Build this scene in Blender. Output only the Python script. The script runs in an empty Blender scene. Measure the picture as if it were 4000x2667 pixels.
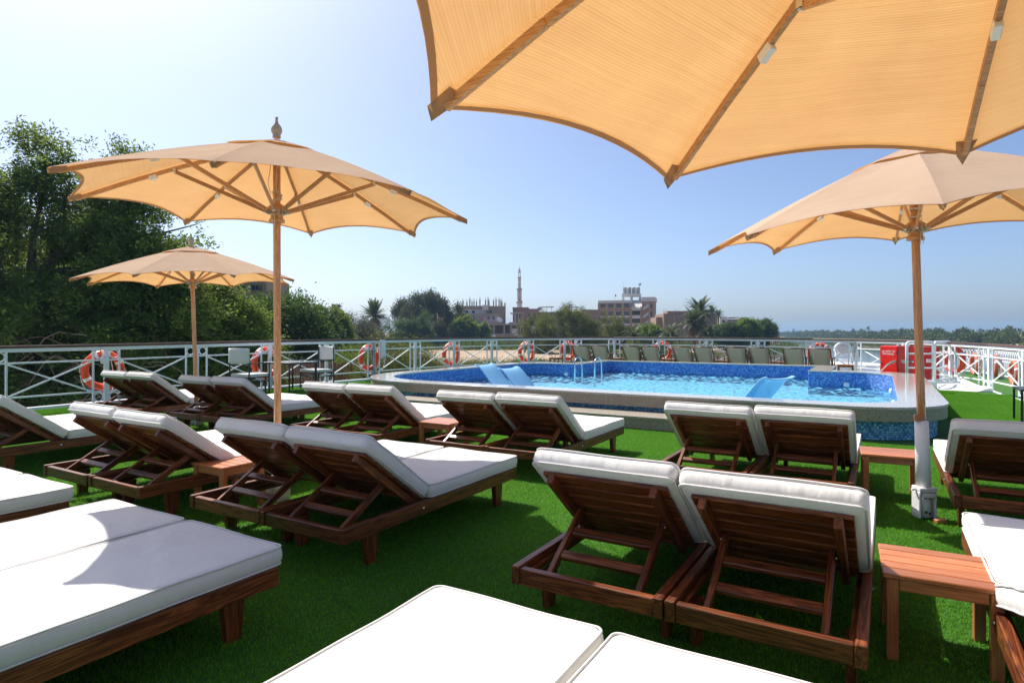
import bpy, bmesh, math, random
import numpy as np
from mathutils import Vector, Matrix
from mathutils.geometry import tessellate_polygon
R = math.radians
random.seed(7); rng = np.random.default_rng(11)
scene = bpy.context.scene
COL = scene.collection

# ------------------------------------------------------------------ camera, sky, sun, exposure
YAW = R(31.0)                       # the ship's bow points along +Y; the camera looks 31 degrees to port of it
cam_d = bpy.data.cameras.new('camera'); cam = bpy.data.objects.new('camera', cam_d); COL.objects.link(cam)
cam.location = (0, 0, 1.40); cam.rotation_euler = (R(90), 0, YAW)
cam_d.sensor_width = 36; cam_d.lens = 21.69; cam_d.shift_y = -0.0089
cam_d.clip_start = 0.05; cam_d.clip_end = 9000
scene.camera = cam
TO_SUN = Vector((-0.755, 0.28, 1.0)).normalized()
elev = math.asin(TO_SUN.z); azim = math.atan2(TO_SUN.x, TO_SUN.y)
world = bpy.data.worlds.new('World'); scene.world = world; world.use_nodes = True
wn = world.node_tree; bg = wn.nodes['Background']
sky = wn.nodes.new('ShaderNodeTexSky'); sky.sky_type = 'NISHITA'; sky.sun_disc = False
sky.sun_elevation = elev; sky.sun_rotation = azim
sky.air_density = 0.8; sky.dust_density = 4.6; sky.ozone_density = 4.6; sky.altitude = 1050
wn.links.new(sky.outputs[0], bg.inputs['Color']); bg.inputs['Strength'].default_value = 0.126
sun_d = bpy.data.lights.new('sun', 'SUN'); sun_d.energy = 5.0; sun_d.angle = R(0.53); sun_d.color = (1.0, 0.955, 0.88)
sun = bpy.data.objects.new('sun', sun_d); COL.objects.link(sun)
sun.rotation_euler = (-TO_SUN).to_track_quat('-Z', 'Y').to_euler()
vs = scene.view_settings
vs.view_transform = 'Standard'; vs.look = 'None'; vs.gamma = 1; vs.exposure = 0.48; vs.use_curve_mapping = False
cy = scene.cycles
cy.max_bounces = 8; cy.diffuse_bounces = 3; cy.glossy_bounces = 3; cy.transmission_bounces = 4
cy.transparent_max_bounces = 10; cy.caustics_reflective = False; cy.caustics_refractive = False
try: cy.use_denoising = True
except Exception: pass

# ------------------------------------------------------------------ small helpers
def bearing(sx, dist):
    """ground point at a horizontal bearing (photo column / 4000) and depth in metres, in ship axes"""
    X = (sx - 2000) / 2410.0 * dist
    return (X * math.cos(YAW) - dist * math.sin(YAW), X * math.sin(YAW) + dist * math.cos(YAW))
FWD = Vector((-math.sin(YAW), math.cos(YAW), 0)); RGT = Vector((math.cos(YAW), math.sin(YAW), 0))

def link(o, parent=None):
    COL.objects.link(o)
    if parent is not None: o.parent = parent
    return o
def tag(o, label=None, cat=None, group=None, kind=None):
    if label: o['label'] = label
    if cat: o['category'] = cat
    if group: o['group'] = group
    if kind: o['kind'] = kind
    return o
def thing(name, label, cat, loc=(0, 0, 0), rz=0.0, group=None, scale=None):
    o = link(bpy.data.objects.new(name, None)); o.location = loc; o.rotation_euler = (0, 0, rz)
    o.empty_display_size = .1
    if scale: o.scale = scale
    return tag(o, label, cat, group)
def copy_tree(o, parent=None):
    c = o.copy(); COL.objects.link(c); c.parent = parent
    for ch in list(o.children): copy_tree(ch, c)
    return c
def basis(a):
    a = Vector(a).normalized(); h = Vector((0, 0, 1)) if abs(a.z) < .95 else Vector((1, 0, 0))
    s = a.cross(h).normalized(); return a, s, s.cross(a).normalized()

class MB:
    def __init__(s): s.v = []; s.f = []; s.m = []; s.sm = []
    def add(s, vs_, fs, mi=0, smooth=False):
        n = len(s.v); s.v += [tuple(v) for v in vs_]
        for f in fs: s.f.append(tuple(i + n for i in f)); s.m.append(mi); s.sm.append(smooth)
        return s
    def box(s, c, d, rot=None, ch=0.0, mi=0):
        hx, hy, hz = d[0] / 2, d[1] / 2, d[2] / 2
        c = Vector(c)
        if ch <= 0:
            vs_ = [Vector((x * hx, y * hy, z * hz)) for x in (-1, 1) for y in (-1, 1) for z in (-1, 1)]
            fs = [(0, 1, 3, 2), (4, 6, 7, 5), (0, 4, 5, 1), (2, 3, 7, 6), (0, 2, 6, 4), (1, 5, 7, 3)]
        else:
            ch = min(ch, hx * .9, hy * .9, hz * .9)
            vs_ = []; idx = {}
            for x in (-1, 1):
                for y in (-1, 1):
                    for z in (-1, 1):
                        for a in range(3):
                            p = [x * (hx - ch), y * (hy - ch), z * (hz - ch)]; p[a] = (x * hx, y * hy, z * hz)[a]
                            idx[(x, y, z, a)] = len(vs_); vs_.append(Vector(p))
            fs = []
            for a in range(3):
                b, d2 = (a + 1) % 3, (a + 2) % 3
                for sg in (-1, 1):
                    q = []
                    for (u, w) in ((-1, -1), (1, -1), (1, 1), (-1, 1)):
                        k = [0, 0, 0]; k[a] = sg; k[b] = u; k[d2] = w; q.append(idx[(k[0], k[1], k[2], a)])
                    fs.append(tuple(q if sg > 0 else q[::-1]))
                for u in (-1, 1):
                    for w in (-1, 1):
                        k0 = [0, 0, 0]; k0[a] = -1; k0[b] = u; k0[d2] = w; k1 = k0[:]; k1[a] = 1
                        q = [idx[(*k0, b)], idx[(*k1, b)], idx[(*k1, d2)], idx[(*k0, d2)]]
                        fs.append(tuple(q if u * w < 0 else q[::-1]))
            for x in (-1, 1):
                for y in (-1, 1):
                    for z in (-1, 1):
                        q = [idx[(x, y, z, a)] for a in range(3)]
                        fs.append(tuple(q if x * y * z > 0 else q[::-1]))
        if rot is not None: vs_ = [rot @ v for v in vs_]
        return s.add([v + c for v in vs_], fs, mi)
    def bar(s, p, q, w, h=None, ch=0.0, mi=0, up=None):
        """rectangular bar from p to q"""
        p, q = Vector(p), Vector(q); a = q - p; L = a.length; a.normalize()
        u = Vector(up) if up is not None else (Vector((0, 0, 1)) if abs(a.z) < .95 else Vector((1, 0, 0)))
        sd = a.cross(u).normalized(); u = sd.cross(a)
        m = Matrix((a, sd, u)).transposed()
        return s.box((p + q) / 2, (L, w, h or w), m, ch, mi)
    def tube(s, pts, r, n=8, closed=False, caps=True, mi=0):
        pts = [Vector(p) for p in pts]; N = len(pts); rr = r if hasattr(r, '__len__') else [r] * N
        vs_ = []; prev = None
        for i, p in enumerate(pts):
            if closed: a = pts[(i + 1) % N] - pts[i - 1]
            else: a = pts[min(i + 1, N - 1)] - pts[max(i - 1, 0)]
            a.normalize()
            if prev is None: _, sd, u = basis(a)
            else:
                sd = prev - a * prev.dot(a)
                if sd.length < 1e-6: _, sd, u = basis(a)
                sd.normalize(); u = sd.cross(a)
            prev = sd
            for k in range(n):
                t = 2 * math.pi * k / n; vs_.append(p + (sd * math.cos(t) + u * math.sin(t)) * rr[i])
        fs = []
        for i in range(N if closed else N - 1):
            j = (i + 1) % N
            for k in range(n):
                l = (k + 1) % n; fs.append((i * n + k, j * n + k, j * n + l, i * n + l))
        s.add(vs_, fs, mi, True)
        if caps and not closed:
            b = len(s.v) - N * n
            s.f += [tuple(b + k for k in range(n)), tuple(b + (N - 1) * n + k for k in range(n - 1, -1, -1))]
            s.m += [mi, mi]; s.sm += [False, False]
        return s
    def lathe(s, prof, n=16, c=(0, 0, 0), mi=0, smooth=True, a0=0.0):
        c = Vector(c); vs_ = []
        for r_, z in prof:
            for k in range(n):
                t = a0 + 2 * math.pi * k / n; vs_.append(c + Vector((r_ * math.cos(t), r_ * math.sin(t), z)))
        fs = []
        for i in range(len(prof) - 1):
            for k in range(n):
                l = (k + 1) % n; fs.append((i * n + k, i * n + l, (i + 1) * n + l, (i + 1) * n + k))
        fs += [tuple(range(n - 1, -1, -1)), tuple((len(prof) - 1) * n + k for k in range(n))]
        return s.add(vs_, fs, mi, smooth)
    def prism(s, poly, z0, z1, mi=0):
        n = len(poly); vs_ = [(x, y, z0) for x, y in poly] + [(x, y, z1) for x, y in poly]
        fs = [(i, (i + 1) % n, n + (i + 1) % n, n + i) for i in range(n)] + [tuple(range(n - 1, -1, -1)), tuple(range(n, 2 * n))]
        return s.add(vs_, fs, mi)
    def mesh(s, name, mats):
        me = bpy.data.meshes.new(name); me.from_pydata(s.v, [], s.f)
        for m in (mats if isinstance(mats, (list, tuple)) else [mats]): me.materials.append(m)
        me.polygons.foreach_set('material_index', s.m); me.polygons.foreach_set('use_smooth', s.sm); me.update()
        return me
    def build(s, name, mats, parent=None, loc=None, rot=None):
        o = bpy.data.objects.new(name, s.mesh(name, mats)); link(o, parent)
        if loc is not None: o.location = loc
        if rot is not None: o.rotation_euler = rot
        return o
MESHES = {}
def part(name, parent, size, loc, rot=(0, 0, 0), mat=None, ch=.003):
    """box part: its mesh is shared between alike parts, its grain runs along its longest side"""
    key = (tuple(round(x, 4) for x in size), ch, mat.name)
    if key not in MESHES: MESHES[key] = MB().box((0, 0, 0), size, None, ch).mesh(name, mat)
    o = bpy.data.objects.new(name, MESHES[key]); link(o, parent); o.location = loc; o.rotation_euler = rot
    return o
def fast_mesh(name, v, quads, mat, rnd=None, smooth=False, k=4):
    me = bpy.data.meshes.new(name); n = len(v); m = len(quads)
    me.vertices.add(n); me.vertices.foreach_set('co', np.ascontiguousarray(v, np.float32).ravel())
    me.loops.add(m * k); me.loops.foreach_set('vertex_index', np.ascontiguousarray(quads, np.int32).ravel())
    me.polygons.add(m); me.polygons.foreach_set('loop_start', np.arange(0, m * k, k, dtype=np.int32))
    try: me.polygons.foreach_set('loop_total', np.full(m, k, np.int32))
    except Exception: pass
    if smooth: me.polygons.foreach_set('use_smooth', np.ones(m, bool))
    me.materials.append(mat)
    if rnd is not None:
        if rnd.ndim == 1:
            a = me.attributes.new('rnd', 'FLOAT', 'FACE'); a.data.foreach_set('value', rnd.astype(np.float32))
        else:
            a = me.attributes.new('rnd', 'FLOAT_COLOR', 'FACE'); a.data.foreach_set('color', rnd.astype(np.float32).ravel())
    me.update(calc_edges=True); me.validate()
    return me

# ------------------------------------------------------------------ materials
class NT:
    def __init__(s, name):
        s.m = bpy.data.materials.new(name); s.m.use_nodes = True; s.t = s.m.node_tree; s.n = s.t.nodes
        s.b = s.n['Principled BSDF']; s.out = s.n['Material Output']
    def new(s, t, **kw):
        n = s.n.new(t)
        for k, v in kw.items():
            if k in n.inputs: n.inputs[k].default_value = v
            else: setattr(n, k, v)
        return n
    def ln(s, a, b): s.t.links.new(a, b)
    def noise(s, vec, scale, detail=3, rough=.55, dist=0):
        n = s.new('ShaderNodeTexNoise'); n.inputs['Scale'].default_value = scale; n.inputs['Detail'].default_value = detail
        n.inputs['Roughness'].default_value = rough; n.inputs['Distortion'].default_value = dist
        if vec is not None: s.ln(vec, n.inputs['Vector'])
        return n.outputs['Fac']
    def ramp(s, fac, stops, interp='LINEAR'):
        n = s.new('ShaderNodeValToRGB'); e = n.color_ramp.elements; n.color_ramp.interpolation = interp
        while len(e) < len(stops): e.new(.5)
        for el, (p, c) in zip(e, stops): el.position = p; el.color = (*c, 1) if len(c) == 3 else c
        s.ln(fac, n.inputs['Fac']); return n.outputs['Color']
    def mix(s, fac, a, b, mode='MIX'):
        n = s.new('ShaderNodeMix', data_type='RGBA', blend_type=mode)
        for i, x in ((0, fac), (6, a), (7, b)):
            if isinstance(x, (int, float)): n.inputs[i].default_value = x
            elif isinstance(x, tuple): n.inputs[i].default_value = (*x, 1) if len(x) == 3 else x
            else: s.ln(x, n.inputs[i])
        return n.outputs[2]
    def math(s, op, a, b=0.0):
        n = s.new('ShaderNodeMath', operation=op)
        for i, x in ((0, a), (1, b)):
            if isinstance(x, (int, float)): n.inputs[i].default_value = x
            else: s.ln(x, n.inputs[i])
        return n.outputs[0]
    def bump(s, h, strength=.3, dist=.01, to=None):
        n = s.new('ShaderNodeBump'); n.inputs['Strength'].default_value = strength; n.inputs['Distance'].default_value = dist
        s.ln(h, n.inputs['Height']); s.ln(n.outputs[0], (to or s.b).inputs['Normal']); return n.outputs[0]
    def coords(s, kind='Object', scale=(1, 1, 1), jitter=False):
        tc = s.new('ShaderNodeTexCoord'); v = tc.outputs[kind]
        if jitter:
            oi = s.new('ShaderNodeObjectInfo'); a = s.new('ShaderNodeVectorMath', operation='SCALE'); s.ln(oi.outputs['Random'], a.inputs['Scale'])
            a.inputs[0].default_value = (37.3, 17.1, 29.7); b = s.new('ShaderNodeVectorMath', operation='ADD')
            s.ln(v, b.inputs[0]); s.ln(a.outputs[0], b.inputs[1]); v = b.outputs[0]
        mp = s.new('ShaderNodeMapping'); mp.inputs['Scale'].default_value = scale; s.ln(v, mp.inputs['Vector'])
        return mp.outputs[0]
    def set(s, color=None, rough=None, metal=None, spec=None, coat=None):
        if color is not None:
            if isinstance(color, tuple): s.b.inputs['Base Color'].default_value = (*color, 1)
            else: s.ln(color, s.b.inputs['Base Color'])
        if rough is not None:
            if isinstance(rough, (int, float)): s.b.inputs['Roughness'].default_value = rough
            else: s.ln(rough, s.b.inputs['Roughness'])
        if metal is not None: s.b.inputs['Metallic'].default_value = metal
        if spec is not None: s.b.inputs['Specular IOR Level'].default_value = spec
        if coat is not None: s.b.inputs['Coat Weight'].default_value = coat; s.b.inputs['Coat Roughness'].default_value = .12
        return s
def paint(name, col, rough=.4, var=.06, scale=6, metal=0, bump=.02, dirt=None):
    t = NT(name); v = t.coords(jitter=True); f = t.noise(v, scale, 4)
    c = t.mix(f, tuple(x * (1 - var) for x in col), tuple(min(1, x * (1 + var)) for x in col))
    if dirt:
        g = t.noise(v, scale * 2.3, 5, .7); r_ = t.ramp(g, [(.58, (0, 0, 0)), (.72, (1, 1, 1))]); c = t.mix(t.math('MULTIPLY', r_, .45), c, dirt)
    t.set(c, rough, metal)
    if bump: t.bump(f, bump, .01)
    return t.m
def wood(name, dark, mid, light, axis, rough=.44, coat=.08, ring=26):
    t = NT(name); sc = [ring, ring, ring]; sc[axis] = 1.3
    v = t.coords(scale=tuple(sc), jitter=True)
    n1 = t.noise(v, 1.0, 3, .6, 1.2)
    w = t.new('ShaderNodeTexNoise'); w.inputs['Scale'].default_value = 3.4; w.inputs['Detail'].default_value = 4; t.ln(v, w.inputs['Vector'])
    g = t.math('SINE', t.math('MULTIPLY', n1, 34.0)); g = t.math('MULTIPLY', t.math('ADD', g, 1.0), .5)
    k = t.math('ADD', t.math('MULTIPLY', g, .5), t.math('MULTIPLY', w.outputs['Fac'], .5))
    c = t.ramp(k, [(.18, dark), (.5, mid), (.82, light)])
    oi = t.new('ShaderNodeObjectInfo'); hv = t.new('ShaderNodeHueSaturation'); t.ln(c, hv.inputs['Color'])
    t.ln(t.math('ADD', t.math('MULTIPLY', oi.outputs['Random'], .5), .75), hv.inputs['Value'])
    t.set(hv.outputs[0], rough, coat=coat); t.bump(k, .12, .004); return t.m
WD = ((.050, .0098, .0026), (.152, .034, .0085), (.265, .078, .018))
WOOD = [wood('stained_wood_%d' % a, *WD, a) for a in range(3)]
WT = ((.37, .118, .038), (.46, .158, .055), (.52, .195, .072))
TWOOD = [wood('table_wood_%d' % a, *WT, a, rough=.38, coat=.15) for a in range(3)]
PWOOD = wood('varnished_pole_wood', (.40, .18, .06), (.56, .28, .11), (.66, .37, .17), 2, rough=.3, coat=.3, ring=40)
RIBW = wood('rib_wood', (.42, .19, .075), (.55, .27, .11), (.62, .33, .15), 0, rough=.42, coat=.1, ring=40)
FINW = paint('weathered_finial_wood', (.62, .47, .30), .6, .15, 30)
HRAIL = wood('handrail_wood', (.05, .017, .008), (.10, .036, .017), (.17, .07, .034), 0, rough=.4, coat=.2)
SLINGW = wood('chair_frame_wood', (.09, .028, .011), (.17, .06, .02), (.25, .1, .04), 0)
def wmat(ws, size): return ws[max(range(3), key=lambda i: size[i])]
WHITE = paint('white_paint', (.90, .91, .93), .35, .03, 5, dirt=(.52, .5, .46))
WHITE2 = paint('chalky_white_paint', (.78, .78, .77), .6, .05, 12, bump=.35, dirt=(.5, .46, .4))
BLACKM = paint('black_metal', (.012, .012, .014), .35, .2)
STEEL = paint('brushed_steel', (.62, .64, .66), .18, .05, metal=1)
ROD = paint('dark_steel', (.05, .05, .055), .4, .2, metal=.8)
REDP = paint('red_enamel', (.62, .012, .008), .28, .07, 3)
ORANGE = paint('orange_vinyl', (.80, .075, .012), .38, .07, 8)
FADED = paint('faded_orange_vinyl', (.62, .13, .06), .55, .12, 9)
BANDW = paint('white_band', (.82, .82, .82), .45, .04)
ROPE = paint('rope', (.66, .62, .54), .8, .12, 60, bump=.2)
CLIP = paint('white_clip', (.8, .82, .84), .35, .03)
CONC = paint('concrete', (.36, .33, .29), .85, .15, 1.2, dirt=(.2, .18, .16))
PLAST = paint('pale_plaster', (.62, .58, .52), .85, .1, .8, dirt=(.4, .36, .3))
TANP = paint('tan_plaster', (.40, .29, .17), .85, .1, .5)
PINKP = paint('mauve_plaster', (.45, .30, .36), .85, .1, 1)
TANK = paint('grey_tank', (.42, .40, .38), .6, .1, 2)
STRAW = paint('straw', (.30, .22, .12), .9, .3, 10)
def brickm(name, a, b, mortar, sc=1.0):
    t = NT(name); v = t.coords(scale=(sc, sc, sc)); sx = t.new('ShaderNodeSeparateXYZ'); t.ln(v, sx.inputs[0])
    cx = t.new('ShaderNodeCombineXYZ'); t.ln(t.math('ADD', sx.outputs[0], sx.outputs[1]), cx.inputs[0]); t.ln(sx.outputs[2], cx.inputs[1])
    br = t.new('ShaderNodeTexBrick'); t.ln(cx.outputs[0], br.inputs['Vector']); br.inputs['Scale'].default_value = 3.0
    br.inputs['Color1'].default_value = (*a, 1); br.inputs['Color2'].default_value = (*b, 1); br.inputs['Mortar'].default_value = (*mortar, 1)
    br.inputs['Mortar Size'].default_value = .025
    n = t.noise(v, .35, 4, .6); c = t.mix(t.math('MULTIPLY', n, .5), br.outputs['Color'], mortar)
    t.set(c, .9); return t.m
BRRED = brickm('red_brick', (.42, .18, .11), (.35, .155, .10), (.34, .26, .21))
BRTAN = brickm('tan_brick', (.43, .31, .20), (.37, .27, .175), (.38, .30, .22))
BRBRN = brickm('brown_brick', (.31, .19, .125), (.26, .165, .11), (.27, .20, .145))
GLASS = NT('dark_window').set((.025, .03, .035), .12).m
BLUEG = NT('blue_window').set((.03, .055, .13), .1).m
TEALG = NT('teal_window').set((.03, .16, .17), .15).m
def fabric(name, col, scale=900, bump=.12, rough=.85, folds=.25, fscale=(7, 7, 2)):
    t = NT(name); v = t.coords(jitter=True); w = t.noise(v, scale, 2); f = t.noise(t.coords(scale=fscale, jitter=True), 1.4, 3, .5, .4)
    c = t.mix(t.noise(v, 2.2, 4), tuple(x * .93 for x in col), col)
    t.set(c, rough, spec=.25); b1 = t.new('ShaderNodeBump'); b1.inputs['Strength'].default_value = bump; b1.inputs['Distance'].default_value = .0015
    t.ln(w, b1.inputs['Height']); b2 = t.new('ShaderNodeBump'); b2.inputs['Strength'].default_value = folds; b2.inputs['Distance'].default_value = .03
    t.ln(f, b2.inputs['Height']); t.ln(b1.outputs[0], b2.inputs['Normal']); t.ln(b2.outputs[0], t.b.inputs['Normal'])
    t.b.inputs['Sheen Weight'].default_value = .15; return t.m
CUSH = fabric('ivory_cushion', (.77, .755, .71), folds=.4, bump=.25, scale=700)
PIPE = fabric('cushion_piping', (.74, .72, .68), folds=.05)
CANV = fabric('white_canvas', (.78, .76, .71), folds=.1)
SLING = fabric('green_grey_sling', (.56, .545, .52), folds=.08, bump=.3)
_t = SLING.node_tree; _tr = _t.nodes.new('ShaderNodeBsdfTranslucent'); _tr.inputs['Color'].default_value = (.55, .535, .49, 1); _mx = _t.nodes.new('ShaderNodeMixShader'); _mx.inputs[0].default_value = .4
_t.links.new(_t.nodes['Principled BSDF'].outputs[0], _mx.inputs[1]); _t.links.new(_tr.outputs[0], _mx.inputs[2]); _t.links.new(_mx.outputs[0], _t.nodes['Material Output'].inputs['Surface'])
HOSE = fabric('canvas_hose', (.62, .55, .47), folds=.1)
def canopy():
    t = NT('canopy_cloth'); t.n.remove(t.b)
    tc = t.new('ShaderNodeTexCoord'); sx = t.new('ShaderNodeSeparateXYZ'); t.ln(tc.outputs['UV'], sx.inputs[0])
    line = t.math('SINE', t.math('MULTIPLY', sx.outputs[1], 1000.0)); vv = t.coords(scale=(1, 1, 1), jitter=True)
    big = t.noise(vv, 2.6, 4, .6); fine = t.noise(t.coords(scale=(60, 60, 60)), 9, 2)
    cv = t.new('ShaderNodeCombineXYZ'); t.ln(t.math('MULTIPLY', sx.outputs[0], 1.2), cv.inputs[0]); t.ln(t.math('MULTIPLY', sx.outputs[1], 130.0), cv.inputs[1])
    slub = t.noise(cv.outputs[0], 1.0, 3, .6)
    k = t.math('ADD', t.math('MULTIPLY', slub, .30), t.math('ADD', t.math('MULTIPLY', line, .05), t.math('ADD', t.math('MULTIPLY', big, .36), t.math('MULTIPLY', fine, .22))))
    dif = t.ramp(k, [(.28, (.70, .51, .37)), (.75, (.86, .67, .52))])
    tr = t.ramp(k, [(.25, (.50, .225, .058)), (.8, (.82, .455, .15))])
    d = t.new('ShaderNodeBsdfDiffuse'); t.ln(dif, d.inputs['Color']); l = t.new('ShaderNodeBsdfTranslucent'); t.ln(tr, l.inputs['Color'])
    mx = t.new('ShaderNodeMixShader'); mx.inputs[0].default_value = .45; t.ln(d.outputs[0], mx.inputs[1]); t.ln(l.outputs[0], mx.inputs[2])
    b = t.new('ShaderNodeBump'); b.inputs['Strength'].default_value = .25; b.inputs['Distance'].default_value = .002; t.ln(line, b.inputs['Height'])
    t.ln(b.outputs[0], d.inputs['Normal']); t.ln(mx.outputs[0], t.out.inputs['Surface']); return t.m
CANOPY = canopy()
HEM = NT('canopy_hem'); _d = HEM.new('ShaderNodeBsdfTranslucent'); _d.inputs['Color'].default_value = (.42, .2, .06, 1); HEM.set((.45, .3, .17), .9); _m = HEM.new('ShaderNodeMixShader'); _m.inputs[0].default_value = .4
HEM.ln(HEM.b.outputs[0], _m.inputs[1]); HEM.ln(_d.outputs[0], _m.inputs[2]); HEM.ln(_m.outputs[0], HEM.out.inputs['Surface']); HEM = HEM.m
POCKET = fabric('canopy_pocket_cloth', (.5, .38, .25), folds=.05)
def granite(name, rough, lo, hi):
    t = NT(name); v = t.coords('Object'); n1 = t.noise(v, 55, 4, .7); n2 = t.noise(v, 3.2, 4, .6)
    vo = t.new('ShaderNodeTexVoronoi'); vo.inputs['Scale'].default_value = 75; t.ln(v, vo.inputs['Vector'])
    c = t.ramp(n1, [(.33, (.055, .048, .042)), (.43, lo), (.62, hi), (.75, tuple(min(1, x * 1.25) for x in hi))])
    c = t.mix(t.math('MULTIPLY', n2, .5), c, tuple(x * .72 for x in lo)); t.set(c, rough); return t.m
GRAN = granite('granite_fascia', .55, (.28, .235, .175), (.43, .365, .28))
GRANTOP = granite('granite_polished', .09, (.50, .46, .41), (.62, .58, .53))
def attrmat(name, rough, bumpscale=None):
    t = NT(name); a = t.new('ShaderNodeAttribute', attribute_name='rnd'); t.set(a.outputs['Color'], rough); return t.m
TILE = attrmat('mosaic_glass_tile', .15)
GROUT = paint('tile_grout', (.16, .27, .42), .7, .1)
t = NT('pool_floor'); v = t.coords(); br = t.new('ShaderNodeTexBrick'); t.ln(v, br.inputs['Vector']); br.inputs['Scale'].default_value = 1.0
br.offset = 0; br.inputs['Brick Width'].default_value = .06; br.inputs['Row Height'].default_value = .06; br.inputs['Mortar Size'].default_value = .004
for i, c in (('Color1', (.16, .55, .82, 1)), ('Color2', (.24, .66, .88, 1)), ('Mortar', (.4, .7, .85, 1))): br.inputs[i].default_value = c
t.set(br.outputs['Color'], .4); POOLFLOOR = t.m
def water(name, tint, scale, strength, ref=1.33, dist=.02, stretch=(1, 1, 1), deep=None):
    t = NT(name); t.n.remove(t.b); v = t.coords(scale=stretch)
    h = t.math('ADD', t.noise(v, scale, 3, .6, .6), t.math('MULTIPLY', t.noise(v, scale * 3.1, 2), .35))
    b = t.new('ShaderNodeBump'); b.inputs['Strength'].default_value = strength; b.inputs['Distance'].default_value = dist; t.ln(h, b.inputs['Height'])
    fr = t.new('ShaderNodeFresnel'); fr.inputs['IOR'].default_value = ref; t.ln(b.outputs[0], fr.inputs['Normal'])
    gl = t.new('ShaderNodeBsdfGlossy'); gl.inputs['Roughness'].default_value = .04; t.ln(b.outputs[0], gl.inputs['Normal'])
    if deep is None:
        tr = t.new('ShaderNodeBsdfTransparent'); tr.inputs['Color'].default_value = (*tint, 1)
    else:
        tr = t.new('ShaderNodeBsdfDiffuse'); tr.inputs['Color'].default_value = (*deep, 1); t.ln(b.outputs[0], tr.inputs['Normal'])
    mx = t.new('ShaderNodeMixShader'); t.ln(fr.outputs[0], mx.inputs[0]); t.ln(tr.outputs[0], mx.inputs[1]); t.ln(gl.outputs[0], mx.inputs[2])
    t.ln(mx.outputs[0], t.out.inputs['Surface']); return t.m
POOLWATER = water('pool_water', (.84, .97, 1.0), 14.0, .08, ref=1.3, dist=.01)
RIVER = water('river_water', None, .55, .16, dist=.12, stretch=(1, 1, 1), deep=(.15, .21, .25))
def leafmat(name, dark, mid, light, trans=.35, tl=(.35, .45, .05), rough=.45):
    t = NT(name); a = t.new('ShaderNodeAttribute', attribute_name='rnd')
    c = t.ramp(a.outputs['Fac'], [(0, dark), (.55, mid), (.93, light), (1, tl)])
    t.set(c, rough + .12, spec=.18); tr = t.new('ShaderNodeBsdfTranslucent'); t.ln(t.mix(.6, c, tl), tr.inputs['Color'])
    mx = t.new('ShaderNodeMixShader'); mx.inputs[0].default_value = trans; t.ln(t.b.outputs[0], mx.inputs[1]); t.ln(tr.outputs[0], mx.inputs[2])
    t.ln(mx.outputs[0], t.out.inputs['Surface']); return t.m
LEAF_A = leafmat('broad_leaf', (.030, .070, .016), (.062, .128, .030), (.125, .20, .042), .42, (.33, .42, .05))
LEAF_DARK = leafmat('dark_leaf', (.022, .048, .016), (.045, .088, .028), (.08, .13, .04), .3, (.16, .26, .04))
LEAF_OLIVE = leafmat('olive_leaf', (.055, .08, .016), (.11, .145, .026), (.19, .21, .04), .25, (.25, .26, .04))
LEAF_GREY = leafmat('grey_green_leaf', (.05, .062, .04), (.09, .108, .068), (.14, .155, .10), .2, (.2, .22, .1))
LEAF_EUC = leafmat('eucalypt_leaf', (.045, .058, .03), (.085, .10, .05), (.14, .15, .08), .25, (.2, .2, .08))
LEAF_PALM = leafmat('palm_leaf', (.035, .055, .018), (.065, .095, .03), (.12, .15, .055), .2, (.2, .24, .06), .35)
LEAF_DRY = leafmat('dry_frond', (.10, .065, .035), (.17, .115, .06), (.24, .17, .09), .1, (.3, .22, .1), .8)
REED = leafmat('reed_leaf', (.05, .085, .02), (.09, .13, .03), (.15, .18, .05), .25, (.25, .3, .06))
LEAF_FAR = leafmat('far_foliage', (.035, .065, .014), (.09, .13, .026), (.18, .21, .05), .2, (.14, .17, .04))
BARK = paint('bark', (.11, .075, .05), .9, .3, 4, bump=.5)
BARKP = paint('pale_bark', (.26, .20, .15), .9, .25, 4, bump=.5)
PALMBARK = paint('palm_bark', (.15, .09, .055), .95, .35, 6, bump=.8)
BLADE = leafmat('turf_blade', (.032, .14, .010), (.092, .32, .018), (.19, .47, .034), .35, (.27, .56, .04), .5)
_b = BLADE.node_tree; _g = _b.nodes.new('ShaderNodeNewGeometry'); _n = _b.nodes.new('ShaderNodeTexNoise'); _n.inputs['Scale'].default_value = .9; _n.inputs['Detail'].default_value = 4; _b.links.new(_g.outputs['Position'], _n.inputs['Vector'])
_w = _b.nodes.new('ShaderNodeTexWave'); _w.inputs['Scale'].default_value = .157; _w.bands_direction = 'X'; _w.inputs['Distortion'].default_value = .15; _b.links.new(_g.outputs['Position'], _w.inputs['Vector'])
_s = _b.nodes.new('ShaderNodeMapRange'); _s.inputs[1].default_value = 0; _s.inputs[2].default_value = .0012; _s.inputs[3].default_value = .72; _s.inputs[4].default_value = 1; _b.links.new(_w.outputs['Fac'], _s.inputs[0])
_r = _b.nodes.new('ShaderNodeMapRange'); _r.inputs[1].default_value = .3; _r.inputs[2].default_value = .7; _r.inputs[3].default_value = .74; _r.inputs[4].default_value = 1.2; _b.links.new(_n.outputs['Fac'], _r.inputs[0])
_h = _b.nodes.new('ShaderNodeHueSaturation'); _mm = _b.nodes.new('ShaderNodeMath'); _mm.operation = 'MULTIPLY'; _b.links.new(_r.outputs[0], _mm.inputs[0]); _b.links.new(_s.outputs[0], _mm.inputs[1]); _b.links.new(_mm.outputs[0], _h.inputs['Value'])
_rp = [n_ for n_ in _b.nodes if n_.type == 'VALTORGB'][0]; _b.links.new(_rp.outputs[0], _h.inputs['Color']); _b.links.new(_h.outputs[0], _b.nodes['Principled BSDF'].inputs['Base Color'])
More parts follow.
